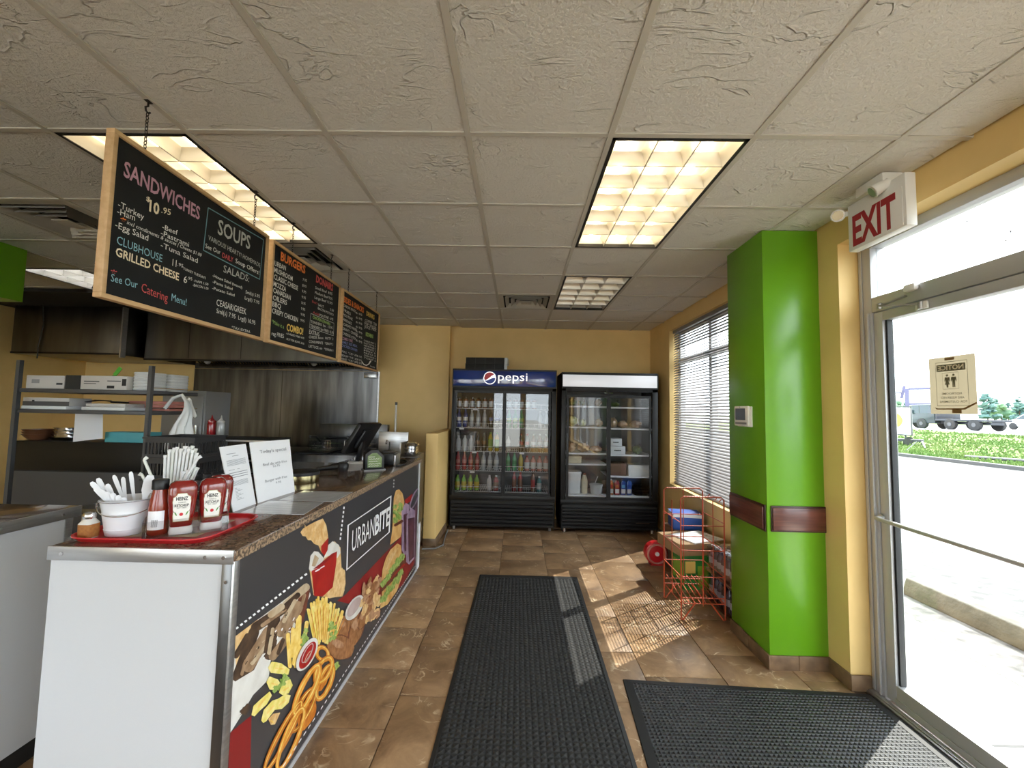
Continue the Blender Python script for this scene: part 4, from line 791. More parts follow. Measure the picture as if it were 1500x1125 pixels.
for s_, p0, p1 in (('URBAN', (75, 242), (178, 290)), ('MUSHROOM', (72, 302), (240, 386)), ('CLASSIC CHEESE', (70, 365), (288, 472)), ('MOZZA', (65, 428), (180, 484)), ('CANADIAN', (62, 488), (222, 560)), ('OILERS', (60, 556), (188, 606)), ('BBQ', (55, 615), (132, 642)), ('CRISPY CHICKEN', (52, 676), (288, 762))): it.append((s_, p0, p1, 46, W, .012))
for i, s_ in enumerate(('7.95', '8.95', '9.95', '9.95', '10.95', '9.95', '9.95', '9.95')): it.append((s_, (333-i*3, 382+i*53), (370-i*3, 394+i*53), 24, W))
it += [('*Make it a', (48, 770), (160, 822), 36, 'green'), ('COMBO!', (185, 838), (336, 878), 64, 'yellow', .03), ('reg FRIES', (48, 882), (160, 908), 38, W), ('-LOADED FRIES 4.95', (180, 872), (346, 918), 18, W), ('-BUTTER BOWL 5.95', (180, 922), (346, 968), 18, W), ('DONAIRS', (455, 392), (610, 478), 64, 'red', .04),
 ('Small Beef  8.95', (448, 456), (604, 516), 26, W), ('Medium Beef 9.95', (445, 500), (605, 562), 26, W), ('Large Beef 11.95', (442, 545), (605, 602), 26, W), ('Extra', (420, 582), (470, 602), 24, 'red'), ('SALT         2.50', (475, 612), (617, 668), 22, W), ('BACON POTATO', (472, 644), (615, 706), 22, W), ('Add', (425, 682), (482, 704), 24, 'red'), ('POUTINE  6.95', (488, 708), (612, 748), 24, W),
 ('CHICKEN DINNERS', (425, 726), (586, 792), 26, 'green', .02), ('TENDERS 3pc  12.95', (408, 768), (606, 826), 24, W), ('TENDERS 5pc FRIES 15.95', (402, 806), (615, 872), 26, W), ('EXTRAS', (392, 868), (485, 892), 40, W), ('CHEESE, bacon   PATTY  3', (390, 908), (612, 925), 24, W), ('CONDIMENTS   *GRAVY 2', (390, 950), (612, 975), 24, W), ('LETTUCE, etc   *ONION 1', (388, 992), (612, 1032), 24, W)]
by = lettering(t2, cv2, it); outline(by, t2, cv2, [(408, 682), (620, 772), (615, 886), (395, 812)], .004, 'grey'); fin(by, t2)
t3 = board('framed chalkboard menu listing sides, snacks and drinks', 3.315, 4.215, 1.875, 2.482, (3.44, 4.136))
cv3 = lambda p: (490+p[0]/8.657, 420+p[1]/8.657)
it = [('SIDES & SNACKS', (115, 190), (370, 332), 72, 'orange', .03), ('DRINKS', (403, 362), (505, 418), 58, 'yellow', .03)]
rows = ('ONION RINGS', 'FRIES', 'POUTINE', 'WEDGES', 'LOADED FRIES', 'GRAVY, CHEESE', 'CHEESE STIX')
for i, s_ in enumerate(rows): it.append((s_, (112-i*3, 250+i*58), (150+len(s_)*11, 286+i*58+len(s_)*4), 34, W)); it.append(('6.95', (270, 340+i*58), (350, 372+i*58), 26, W))
it += [('COMBO ONE', (90, 668), (228, 706), 36, 'pink', .02), ('FAMILY SIZE MEAL', (85, 712), (290, 770), 32, 'indigo', .02), ('CHICKEN DINNER', (85, 755), (290, 825), 34, 'indigo', .02), ('SMALL  * 5.95 * ADD 1.95', (80, 826), (345, 905), 26, W), ('MEDIUM * 7.95 * ADD 2.95', (76, 876), (345, 950), 26, W), ('LARGE  * 9.95 * ADD 3.95', (74, 920), (345, 985), 26, W), ('COFFEE  TEA', (385, 440), (535, 500), 36, W), ('POP  WATER', (380, 480), (530, 545), 36, W), ('JUICE  MILK', (378, 520), (530, 570), 36, W), ('KIDS MENU', (395, 622), (490, 655), 48, 'green', .03)]
for i in range(8): it.append((('CHEESE MELT', 'HOT DOG', 'MINI BURGER', 'NUGGETS', 'FISH', 'PASTA', 'CORN DOG', 'TOAST')[i]+' 5', (372, 690+i*31), (520, 735+i*31), 20, W))
it += [('TAX EXTRA', (450, 1015), (512, 1035), 18, W)]
by = lettering(t3, cv3, it)
mug = by['white']; 
for p in ([(345, 940), (372, 978), (402, 990), (430, 975), (448, 940), (470, 938), (462, 952), (440, 985), (405, 1004), (368, 992), (345, 962)],): mug.poly([onx(*cv3(q_), MXF)-t3.location+Vector((.0006, 0, 0)) for q_ in p])
fin(by, t3)
# ------------------------------------------------------------------ drinks coolers
mat('cooler_black', (.006, .006, .0065), .42, spec=.35); mat('cooler_grille', (.010, .010, .0105), .45, spec=.35); mat('cooler_inner', (.16, .165, .17), .5); mat('cooler_inner_dark', (.05, .052, .056), .5)
mat('header_blue', (.008, .022, .16), .12, col2=(.012, .05, .30), scale=2.2, stretch=(1, 1, .3), emit=.0, coat=1.0); MATS['header_blue'].node_tree.nodes['Principled BSDF'].inputs['Coat Roughness'].default_value = .0; mat('header_white', (.66, .67, .70), .2, emit=.16); mat('logo_white', (.85, .86, .88), .4, emit=.3); mat('logo_red', (.52, .02, .03), .4); mat('logo_blue', (.01, .05, .36), .4)
mat('shelf_wire', (.62, .62, .62), .4, .2); mat('shelf_white', (.70, .72, .74), .4)
CF, CBK = 5.28, 5.905
def cooler(label, x0, x1, H, gz0, gz1, gl, gr, hz0, hz1, hm, inner, shelves):
    w_ = x1-x0; t = thing('display_cooler', label, 'cooler', ((x0+x1)/2, CF, 0)); mx = (x0+x1)/2
    def K(a, b2, c, d, e, f): return B(a-mx, b2-mx, c-CF, d-CF, e, f)
    m = MB()
    for a in ((x0, x0+.035, CF+.02, CBK, .05, H), (x1-.035, x1, CF+.02, CBK, .05, H), (x0, x1, CBK-.04, CBK, .05, H), (x0, x1, CF+.02, CBK, H-.06, H), (x0, x1, CF+.02, CBK, .05, gz0-.01), (x0, x1, CF, CF+.02, hz0-.09+.03, H), (x0, x1, CF, CF+.02, gz0-.09, gz0-.03), (x0, gl[0]-.035, CF, CF+.02, gz0-.03, hz0), (gr[1]+.035, x1, CF, CF+.02, gz0-.03, hz0)):
        m.box(a[0]-mx, a[1]-mx, a[2]-CF, a[3]-CF, a[4], a[5])
    m.build('cabinet', 'cooler_black', t, bev=.004)
    MB().box(x0+.035-mx, x1-.035-mx, CBK-.045-CF, CBK-.04-CF, gz0, H-.07).box(x0+.035-mx, x0+.04-mx, .06, CBK-.045-CF, gz0, H-.07).box(x1-.04-mx, x1-.035-mx, .06, CBK-.045-CF, gz0, H-.07).box(x0+.035-mx, x1-.035-mx, .03, CBK-.045-CF, gz0-.012, gz0-.004).build('liner', inner, t, smooth=0)
    hd = K(x0+.012, x1-.012, CF-.012, CF, hz0, hz1).build('header_sign', hm, t, bev=.003)
    MB().box(x0-mx, x1-mx, -.014, 0, hz1, hz1+.018).box(x0-mx, x1-mx, -.014, 0, hz0-.018, hz0).box(x0-mx, x0+.012-mx, -.014, 0, hz0, hz1).box(x1-.012-mx, x1-mx, -.014, 0, hz0, hz1).build('header_frame', 'cooler_black', t)
    for i, (a, b2) in enumerate((gl, gr)):
        f = MB(); e = .03; yy = .0 if i == 0 else .012
        f.box(a-e-mx, a-mx, yy-.008, yy+.014, gz0-e, gz1+e).box(b2-mx, b2+e*.7-mx, yy-.008, yy+.014, gz0-e, gz1+e).box(a-mx, b2-mx, yy-.008, yy+.014, gz1, gz1+e).box(a-mx, b2-mx, yy-.008, yy+.014, gz0-e, gz0)
        d = f.build('sliding_door', 'cooler_black', t)
        MB().poly([(a-mx, yy+.004, gz0), (b2-mx, yy+.004, gz0), (b2-mx, yy+.004, gz1), (a-mx, yy+.004, gz1)]).build('pane', 'cooler_glass', d, smooth=0)
        hx = a-.02 if i == 0 else b2+.008
        B(hx-.006-mx, hx+.006-mx, yy-.016, yy-.008, gz0+.5, gz0+.8).build('handle', 'dark_grey', d, bev=.002)
    n = 6; gh = gz0-.12-.06
    for i in range(n):
        z = .06+gh*i/n; MB().prism([(-.004, z), (-.016, z+gh/n*.18), (-.016, z+gh/n*.5), (.0, z+gh/n*.78), (.004, z+gh/n*.78), (.004, z)], 'x', x0+.03-mx, x1-.03-mx).build('grille_slat', 'cooler_grille', t, bev=0)
    B(x0+.02-mx, x1-.02-mx, .004, .02, .05, gz0-.1).build('grille_backing', 'black_matte', t)
    for a in (x0+.02, x1-.02): B(a-.004-mx, a+.004-mx, -.006, .02, .035, gz0-.11).build('grille_bracket', 'cooler_black', t)
    for a in (x0+.06, x1-.06):
        for y in (.06, .55): MB().cyl((a-mx, y, 0), (a-mx, y, .055), .02, seg=10).build('foot', 'alu', t)
    for z, a, b2, wire in shelves:
        s_ = MB()
        if wire:
            nb = int((b2-a)/.028)
            for i in range(nb+1): xx = a+(b2-a)*i/nb-mx; s_.bar((xx, .07, z-.004), (xx, .55, z-.004), .004, .004)
            for y in (.07, .3, .55): s_.bar((a-mx, y, z-.008), (b2-mx, y, z-.008), .006, .006)
            s_.bar((a-mx, .066, z+.055), (b2-mx, .066, z+.055), .004, .005)
            for i in range(0, nb+1, 3): xx = a+(b2-a)*i/nb-mx; s_.bar((xx, .066, z-.008), (xx, .066, z+.055), .003, .003)
        else: s_.box(a-mx, b2-mx, .07, .55, z-.018, z)
        s_.build('shelf', 'shelf_wire' if wire else 'shelf_white', t, smooth=0)
    return t, mx
PSH = [1.53, 1.28, .98, .735]
pc, pmx = cooler('black two-door drinks cooler with blue lettered header and bottles', -.845, .487, 2.03, .462, 1.722, (-.785, -.195), (-.150, .395), 1.812, 2.008, 'header_blue', 'cooler_inner_dark', [(z, -.80, .44, True) for z in PSH]+[(.475, -.80, .44, True)])
rc, rmx = cooler('black two-door cooler with blank white header holding food and tubs', .552, 1.775, 2.01, .437, 1.69, (.648, 1.128), (1.18, 1.668), 1.825, 1.978, 'header_white', 'cooler_inner', [(1.583, .59, 1.15, False), (1.315, .59, 1.15, False), (.98, .59, 1.15, False), (.845, .59, 1.15, False), (1.578, 1.16, 1.735, False), (1.305, 1.16, 1.735, False), (.97, 1.16, 1.735, False), (.70, 1.16, 1.735, False), (.452, .59, 1.735, False)])
# header lettering and round emblem
hl_ = MB().text('pepsi', (-.262-pmx, -.0135, 1.885), (1, 0, 0), (0, 0, 1), .105, .375); o = hl_.build('lettering', 'logo_white', pc, smooth=0, fix=False); o['kind'] = 'stuff'
ec, er = (-.368-pmx, 1.915), .082
def arc(f0, f1, top):  # part of the emblem disc between two wavy lines
    n = 16; U = [(-1+2*i/n) for i in range(n+1)]; up_ = []; lo_ = []
    for u in U:
        c_ = math.sqrt(max(0, 1-u*u)); w0 = max(-c_, min(c_, f0(u))); w1 = max(-c_, min(c_, f1(u))); lo_.append((u, w0)); up_.append((u, w1))
    return lo_, up_
wa, wb = (lambda u: .34*math.sin(u*1.9)+.22*u+.12), (lambda u: .26*math.sin(u*2.1)-.02*u-.22)
for nm, f0, f1, m, k in (('emblem_disc', lambda u: -2, lambda u: 2, 'logo_white', .0135), ('emblem_red', wa, lambda u: 2, 'logo_red', .0142), ('emblem_blue', lambda u: -2, wb, 'logo_blue', .0142)):
    lo_, up_ = arc(f0, f1, 0); s_ = 1 if nm == 'emblem_disc' else .88; mm = MB(); P = [(ec[0]+er*s_*u, -k, ec[1]+er*s_*v) for u, v in lo_]+[(ec[0]+er*s_*u, -k, ec[1]+er*s_*v) for u, v in reversed(up_)]
    n = len(lo_)
    mm.v = P; mm.f = [(i, i+1, 2*n-2-i, 2*n-1-i) for i in range(n-1)]; mm.build(nm, m, pc, smooth=0, fix=False)
MB().text('True', (1.095-rmx, -.003, 1.742), (1, 0, 0), (0, 0, 1), .024, .11, shear=.3).build('badge', 'chrome', rc, smooth=0, fix=False); B(1.49-rmx, 1.66-rmx, -.018, -.012, .135, .143).build('badge', 'chrome', rc)
# bottles
BM = {}
def bmat(c, alpha=.0): 
    k = 'bottle_%d_%d_%d' % tuple(int(v*99) for v in c); return mat(k, c, .18, coat=.5)
LBL = {}
def bottle(kind, c, lab, capc, label, group, x, z, y=CF+.12):
    key = (kind, c, lab, capc)
    if key not in BM:
        t = thing('drink_bottle', label, 'bottle', (x, y, z), group=group)
        if kind == 'soda': prof = [(.026, 0), (.031, .008), (.031, .05), (.028, .07), (.031, .09), (.031, .135), (.026, .165), (.013, .20), (.0125, .212)]; lb = (.0315, .085, .13); cp = .212
        elif kind == 'tall': prof = [(.026, 0), (.029, .01), (.029, .165), (.022, .192), (.013, .214), (.0125, .222)]; lb = (.0297, .04, .15); cp = .222
        elif kind == 'jug': prof = [(.03, 0), (.034, .01), (.034, .12), (.03, .14), (.015, .165), (.0145, .175)]; lb = (.0347, .03, .11); cp = .175
        else: prof = [(.030, 0), (.033, .006), (.033, .10), (.028, .115), (.027, .118)]; lb = (.0335, .015, .09); cp = .118
        MB().lathe(prof, seg=12).build('bottle_body', bmat(c), t); MB().lathe([(lb[0], lb[1]), (lb[0], lb[2])], seg=12, caps=False).build('bottle_label', bmat(lab), t)
        MB().lathe([(.0145, cp-.004), (.0145, cp+.016), (.012, cp+.018)], seg=10).build('cap', bmat(capc), t); BM[key] = t; return t
    t = dup(BM[key], (x, y, z)); t['label'] = label; t['group'] = group; return t
LG, RG = 'bottles behind the left door of the blue-header cooler', 'bottles behind the right door of the blue-header cooler'
wht, clr, dkb, grn, lim, red, pnk, yel, blu, brn, ora = (.55, .56, .58), (.38, .41, .44), (.03, .02, .02), (.02, .20, .06), (.16, .34, .04), (.30, .03, .03), (.48, .19, .16), (.42, .34, .03), (.03, .06, .25), (.16, .06, .03), (.42, .13, .03)
rowsP = [
 (PSH[0], [('can', brn, wht, dkb, 'short brown coffee bottle with pale label on the top cooler shelf')]*6, [('can', brn, clr, dkb, 'dim short brown bottle on the top shelf behind the reflections')]*5),
 (PSH[1], [('soda', blu, wht, blu, 'blue bottle with white label on the second cooler shelf')]*2+[('soda', clr, wht, wht, 'clear water bottle with white label on the second cooler shelf')]*3+[('soda', dkb, blu, dkb, 'dark cola bottle with blue label on the second cooler shelf')]*2, [('soda', grn, lim, grn, 'green soda bottle with lime label on the second cooler shelf')]*3+[None]*2+[('soda', clr, clr, wht, 'clear bottle at the end of the second cooler shelf')]*2),
 (PSH[2], [('jug', wht, wht, wht, 'white bottle on the middle cooler shelf')]*3+[('soda', dkb, brn, dkb, 'dark bottle with brown label on the middle cooler shelf')]*2+[('tall', yel, lim, lim, 'tall yellow-green bottle on the middle cooler shelf')]*2, [('jug', wht, clr, wht, 'white bottle with grey label on the middle cooler shelf')]+[None]+[('soda', dkb, red, red, 'dark cola bottle with red label on the middle cooler shelf')]*2+[('soda', brn, wht, wht, 'brown bottle with white label on the middle cooler shelf')]*3),
 (PSH[3], [('soda', red, pnk, red, 'red drink bottle on the fourth cooler shelf')]*4+[('soda', clr, wht, wht, 'clear slim bottle with white label on the fourth cooler shelf')]*3, [('soda', (.05, .30, .12), grn, grn, 'bright green bottle on the fourth cooler shelf')]*2+[('soda', yel, yel, yel, 'yellow bottle on the fourth cooler shelf')]+[('jug', pnk, wht, red, 'pink juice bottle on the fourth cooler shelf')]*4),
 (.475, [('jug', lim, yel, lim, 'lime green bottle on the lowest cooler shelf')]*4+[None, ('jug', wht, wht, wht, 'white bottle on the lowest cooler shelf'), ('jug', red, brn, wht, 'dark red bottle on the lowest cooler shelf')], [None, ('tall', red, brn, red, 'tall tomato red bottle on the lowest cooler shelf'), ('tall', red, brn, red, 'tall tomato red bottle on the lowest cooler shelf'), None, ('tall', brn, red, dkb, 'tall brown-red bottle on the lowest cooler shelf'), ('jug', (.03, .16, .18), clr, wht, 'teal bottle on the lowest cooler shelf'), None])]
for z, L_, R_2 in rowsP:
    for i, b_ in enumerate(L_):
        if b_: bottle(*b_, LG, -.765+i*.083, z)
    for i, b_ in enumerate(R_2):
        if b_: bottle(*b_, RG, -.115+i*.081, z)
# price tags
for i, (x, z) in enumerate(((-.55, 1.50), (-.72, 1.25), (-.55, .95), (-.57, .70), (.06, .95))): tag(B(-.03, .03, -.002, 0, 0, .022).build('price_tag', 'paper', smooth=0, loc=(x, CF+.0645, z)), 'small white price tag clipped to a wire cooler shelf', 'price tag', 'price tags on the cooler shelves')
# food in the right cooler
mat('bag_bread', (.42, .27, .16), .25, col2=(.56, .42, .30), scale=22, coat=.7); mat('bag_green', (.07, .13, .03), .3, col2=(.20, .26, .08), scale=18, coat=.5); mat('bag_lettuce', (.30, .34, .10), .3, col2=(.45, .46, .22), scale=18, coat=.6); mat('cardboard', (.38, .25, .13), .7, col2=(.33, .21, .11), scale=6); mat('cardboard_dark', (.16, .09, .06), .7); mat('tub_white', (.62, .65, .67), .35); mat('cream_tub', (.55, .50, .36), .4)
def lump(name, label, cat, m, x, y, z, r, group=None, knot=True):
    t = thing(name, label, cat, (x, y, z), group=group); st = random.getstate(); random.seed(int(abs(x*1000)+z*77)); mm = MB()
    mm.ball((0, 0, r[2]*.92), r, 14, 8, .10); mm.v = [(a, b2, max(0, c)) for a, b2, c in mm.v]; mm.build('filled_bag', m, t, smooth=30)
    if knot: MB().lathe([(.012, 0), (.006, .012), (.02, .035), (.016, .036)], (r[0]*.5, -r[1]*.4, r[2]*1.7), 8).build('gathered_neck', 'plastic_clear', t)
    random.setstate(st); return t
ys = CF+.22
for x, z, m, r, lb in ((.70, 1.583, 'bag_green', (.075, .10, .055), 'dark green vegetable bag on the top shelf of the food cooler'), (.838, 1.583, 'bag_green', (.05, .09, .04), 'small dark green bag beside the bigger one on the top shelf'), (1.06, 1.583, 'bag_bread', (.05, .08, .05), 'tan bag at the end of the top food shelf'), (.70, 1.315, 'bag_lettuce', (.09, .11, .075), 'yellow-green lettuce bag on the second shelf of the food cooler'), (.855, 1.315, 'bag_lettuce', (.05, .09, .05), 'smaller lettuce bag leaning on the large one'), (1.07, 1.315, 'bag_bread', (.055, .09, .055), 'bun bag beside the lettuce bags'), (.70, .98, 'bag_bread', (.075, .1, .07), 'bag of bread loaves at the hinge side of the third food shelf'), (.866, .98, 'bag_bread', (.08, .1, .062), 'round bag of buns in the middle of the third food shelf'), (1.03, .98, 'bag_bread', (.085, .1, .045), 'flat bag of buns on the third food shelf'), (1.25, 1.305, 'bag_bread', (.06, .1, .07), 'upright bag of rolls behind the sliding door with the blind reflection'), (1.38, 1.305, 'bag_bread', (.07, .1, .05), 'flat bag of rolls beside the upright one'), (1.55, 1.305, 'bag_bread', (.08, .1, .055), 'wide bag of rolls at the far end of the shelf'), (1.28, 1.578, 'bag_green', (.06, .09, .035), 'flat dark bag on the top shelf near the wall'), (1.57, .97, 'bag_green', (.06, .09, .06), 'green bag next to the two cartons')): lump('food_bag', lb, 'bag', m, x, ys, z, r, 'food bags in the cooler')
def crate(name, label, cat, x0, x1, y0, y1, z0, z1, m, lid=None, group=None, hole=False):
    t = thing(name, label, cat, ((x0+x1)/2, (y0+y1)/2, z0), group=group); hx, hy = (x1-x0)/2, (y1-y0)/2
    B(-hx, hx, -hy, hy, 0, z1-z0).build('carton_body', m, t, bev=.004)
    if lid: B(-hx-.003, hx+.003, -hy-.003, hy+.003, (z1-z0)*.72, z1-z0+.004).build('lid', lid, t, bev=.004)
    if hole: 
        for s_ in (-.35, .35): MB().poly([(hx*s_+a, -hy-.0006, (z1-z0)*.5+b2) for a, b2 in ell(0, 0, .011, .007, n=10)]).build('hand_hole', 'black_matte', t, smooth=0)
        B(-hx*.25, hx*.25, -hy-.0008, -hy, (z1-z0)*.42, (z1-z0)*.56).build('printed_mark', 'dark_grey', t, smooth=0)
    return t
crate('carton', 'white carton with dark print, upper of two in the food cooler', 'carton', 1.19, 1.35, ys-.1, ys+.1, 1.075, 1.17, 'tub_white', hole=True)
crate('carton', 'white carton with dark print, lower of two in the food cooler', 'carton', 1.19, 1.39, ys-.12, ys+.12, .97, 1.072, 'tub_white', hole=True)
crate('carton', 'brown cardboard box on the low shelf of the food cooler', 'carton', 1.19, 1.40, ys-.12, ys+.12, .70, .85, 'cardboard_dark', 'cardboard_dark'); crate('carton', 'plain white box beside the brown one in the food cooler', 'carton', 1.43, 1.70, ys-.12, ys+.12, .70, .835, 'tub_white', 'tub_white')
crate('food_tub', 'cream rectangular tub on the narrow shelf of the food cooler', 'tub', .655, .83, ys-.1, ys+.1, .845, .93, 'cream_tub', 'cream_tub')
t = thing('food_pail', 'large square white pail at the bottom of the food cooler', 'pail', (.735, ys, .452)); MB().loft([(0, .085, .085, 5), (.005, .09, .09, 5), (.25, .098, .098, 5)], seg=24).build('pail_body', 'tub_white', t); MB().loft([(.25, .102, .102, 5), (.268, .104, .104, 5), (.282, .10, .10, 5)], seg=24).build('lid', 'tub_white', t)
t = thing('milk_jug', 'cream milk jug with reddish cap beside the square pail', 'jug', (.885, ys, .452)); MB().loft([(0, .038, .04, 4), (.15, .042, .045, 4), (.2, .03, .03, 2.5), (.235, .018, .018, 2)], seg=20).build('jug_body', 'cream_tub', t); MB().cyl((0, 0, .232), (0, 0, .258), .021, seg=14).build('cap', bmat((.3, .12, .08)), t); MB().tube([(0, -.03, .205), (0, -.055, .19), (0, -.058, .15), (0, -.043, .12)], .008, 6).build('handle', 'cream_tub', t)
t = thing('sauce_tub', 'round white tub with a black scoop at the bottom of the food cooler', 'tub', (1.035, ys-.02, .452)); MB().lathe([(.066, 0), (.07, .004), (.082, .105)], seg=22).build('tub_body', 'tub_white', t); MB().lathe([(.085, .103), (.087, .118), (.083, .122)], seg=22).build('rim', 'tub_white', t); MB().bar((-.02, 0, .115), (.02, -.01, .22), .015, .008).build('scoop_handle', 'tub_white', t)
for i, (c, l2, nm) in enumerate(((ora, red, 'first orange-red sports drink carton beside the tub'), (red, ora, 'orange-red drink carton next to the blue ones'), (blu, (.1, .3, .5), 'blue drink carton next to the orange-red ones'), ((.04, .10, .34), blu, 'blue drink carton beside the black trays'))):
    t = thing('drink_carton', nm, 'carton', (1.215+i*.078, ys-.06, .452)); MB().loft([(0, .033, .033, 6), (.15, .033, .033, 6), (.185, .012, .033, 5)], seg=20).build('carton_body', bmat(c), t); B(-.025, .025, -.0342, -.033, .02, .075).build('printed_label', bmat(wht), t); B(-.02, .02, -.0342, -.033, .09, .13).build('printed_label', bmat(l2), t); MB().cyl((0, -.02, .16), (0, -.03, .18), .011, seg=10).build('cap', bmat(c), t)
for i in range(3): 
    t = thing('food_tray', ('lowest', 'middle', 'topmost')[i]+' black tray with clear lid in the stack beside the drink cartons', 'tray', (1.60, ys, .452+i*.042)); MB().loft([(0, .085, .10, 6), (.03, .10, .115, 6)], seg=20).build('tray_base', 'black_plastic', t); MB().loft([(.03, .10, .115, 6), (.036, .10, .115, 6), (.041, .09, .105, 6)], seg=20).build('tray_lid', 'plastic_clear', t)
# long black boxes on top of the blue-header cooler
for i, (z, rz, dx, lb) in enumerate(((2.03, .03, 0, 'lower of two long black sectioned boxes on top of the blue-header cooler'), (2.113, -.05, .012, 'upper of two long black sectioned boxes on top of the blue-header cooler'))):
    t = thing('long_box', lb, 'box', (-.43+dx, 5.52, z), rz); B(-.275, .235, -.12, .12, 0, .082).build('box_body', 'black_matte', t, bev=.004); B(.235, .275, -.12, .12, 0, .082).build('box_end', 'tub_white', t, bev=.003)
    for k in range(1, 4): B(-.275+k*.128-.002, -.275+k*.128+.002, -.1215, -.12, .004, .078).build('seam', 'dark_grey', t)
# ------------------------------------------------------------------ kitchen
mat('hood_steel', (.20, .19, .175), .3, 1, col2=(.12, .113, .104), scale=2.2, stretch=(2.2, 2.2, .35), bump=.12, bscale=5, bdist=.01)
def tw(name, label, cat, x0, y0, z0, group=None): return thing(name, label, cat, (x0, y0, z0), group=group)
HX0, HX1, HY = -4.62, -2.0, 5.0
hd = tw('exhaust_hood', 'long stainless steel exhaust hood over the cooking line', 'hood', (HX0+HX1)/2, HY, 2.04); hw = (HX1-HX0)/2; HD = WBK-HY-.003
MB().box(-hw, hw, 0, .012, .02, .60).box(-hw, -hw+.012, 0, HD, .02, .60).box(hw-.012, hw, 0, HD, .02, .60).box(-hw, hw, 0, HD, .59, .60).build('hood_shell', 'hood_steel', hd)
MB().box(-hw, hw, -.004, .05, 0, .02).box(hw-.05, hw, .05, HD, 0, .02).build('drip_lip', 'black_metal', hd); B(-hw+.02, hw-.05, HD-.02, HD, -.02, .05).build('rear_trough', 'steel', hd)
for i in range(12):
    x = -hw+.1+i*(2*hw-.2)/12; f = MB(); wd = (2*hw-.2)/12-.006
    for k in range(5): f.obox((x+wd*(k+.5)/5, HD-.14, .11), (wd/5*.55, .26, .012), Matrix.Rotation(math.radians(-38), 3, 'X'))
    f.box(x, x+wd, HD-.05, HD-.04, .0, .05); f.build('grease_filter', 'steel_dark', hd)
for k in (.55, 1.2): B(-hw+k, -hw+k+.006, -.002, 0, .03, .6).build('panel_seam', 'black_metal', hd)
for x in (-.9, .55): MB().ball((x, HD-.3, .05), .04, 10, 6).build('hood_lamp', 'plastic_white', hd)
h2 = tw('hood_end_box', 'dark boxy steel hood section at the far end of the cooking line', 'hood', -5.36, 4.78, 2.07); B(-.66, .66, 0, WBK-4.783, 0, .57).build('box_shell', 'hood_steel', h2, bev=.004); B(.655, .672, -.012, .05, -.03, .57).build('corner_trim', 'alu', h2); B(-.66, .66, -.006, 0, 0, .02).build('bottom_edge', 'black_metal', h2); MB().tube([(-.3, -.02, .574), (-.28, -.012, .35), (-.32, -.012, .1), (-.31, -.02, -.06)], .006, 6).build('power_cable', 'black_plastic', h2)
struct(B(WL, -3.2, 4.17, WBK, 2.645, CEIL-.003).build('trim_1', 'black_matte', smooth=0), 'black soffit above the exhaust hood', 'soffit')  # black slab put in where the space above the hood is only unlit
bs = tw('steel_backsplash', 'tall stainless steel backsplash on the wall behind the cooking line', 'backsplash', -3.25, WBK-.0125, .9); B(-1.36, 1.28, 0, .012, 0, 1.115).build('sheet', 'steel', bs); B(1.27, 1.29, -.006, .006, 0, 1.115).build('edge_trim', 'alu', bs); B(1.08, 1.26, -.05, 0, 1.02, 1.1).build('corner_bracket', 'alu', bs, bev=.004); B(-.10, -.09, -.001, 0, 0, 1.1).build('sheet_seam', 'steel_dark', bs)
# fryer
fr = tw('deep_fryer', 'stainless steel twin deep fryer with black basket handles', 'fryer', -2.02, 4.75, 0)
MB().box(-.42, .42, -.35, .40, .1, 1.0).build('fryer_cabinet', 'steel', fr, bev=.004); B(-.42, .42, .34, .42, 1.0, 1.30).build('flue_back', 'steel', fr, bev=.003)
for s_ in (-.2, .2):
    B(s_-.17, s_+.17, -.30, .30, 1.0, 1.012).build('oil_well', 'black_metal', fr); f = MB(); R0 = (s_-.12, s_+.12, -.1, .26, 1.02, 1.13)
    for z in (1.02, 1.07, 1.13): f.tube([(R0[0], R0[2], z), (R0[1], R0[2], z), (R0[1], R0[3], z), (R0[0], R0[3], z)], .003, 5, closed=True)
    for k in range(9): xx = R0[0]+.03*k; f.bar((xx, R0[2], 1.02), (xx, R0[2], 1.13), .002, .002); f.bar((xx, R0[2], 1.02), (xx, R0[3], 1.02), .002, .002)
    f.build('fry_basket', 'chrome', fr); MB().tube([(s_, -.1, 1.12), (s_, -.2, 1.18), (s_+.02, -.36, 1.19)], .012, 8).build('basket_handle', 'black_plastic', fr); B(s_-.18, s_+.18, -.352, -.35, .15, .92).build('door', 'steel_dark', fr)
for x in (-.36, .36):
    for y in (-.3, .35): MB().cyl((x, y, 0), (x, y, .1), .022, seg=10).build('leg', 'alu', fr)
B(-.2, .14, .05, .2, 1.135, 1.15).build('drain_lid', 'black_metal', fr, bev=.004)
gd = tw('range', 'black flat-top range with a bright rail along its front', 'range', -3.4, 5.0, 0); B(-.88, .88, -.42, .50, .1, .93).build('range_body', 'black_metal', gd, bev=.005); B(-.88, .88, -.44, .50, .93, .97).build('cooking_plate', 'steel_dark', gd); MB().cyl((-.85, -.47, .90), (.85, -.47, .90), .013, seg=8).build('front_rail', 'chrome', gd)
for i in range(5): MB().cyl((-.6+i*.3, -.42, .82), (-.6+i*.3, -.45, .82), .025, seg=12).build('knob', 'black_plastic', gd)
for x in (-.8, .8):
    for y in (-.35, .42): MB().cyl((x, y, 0), (x, y, .1), .025, seg=10).build('leg', 'alu', gd)
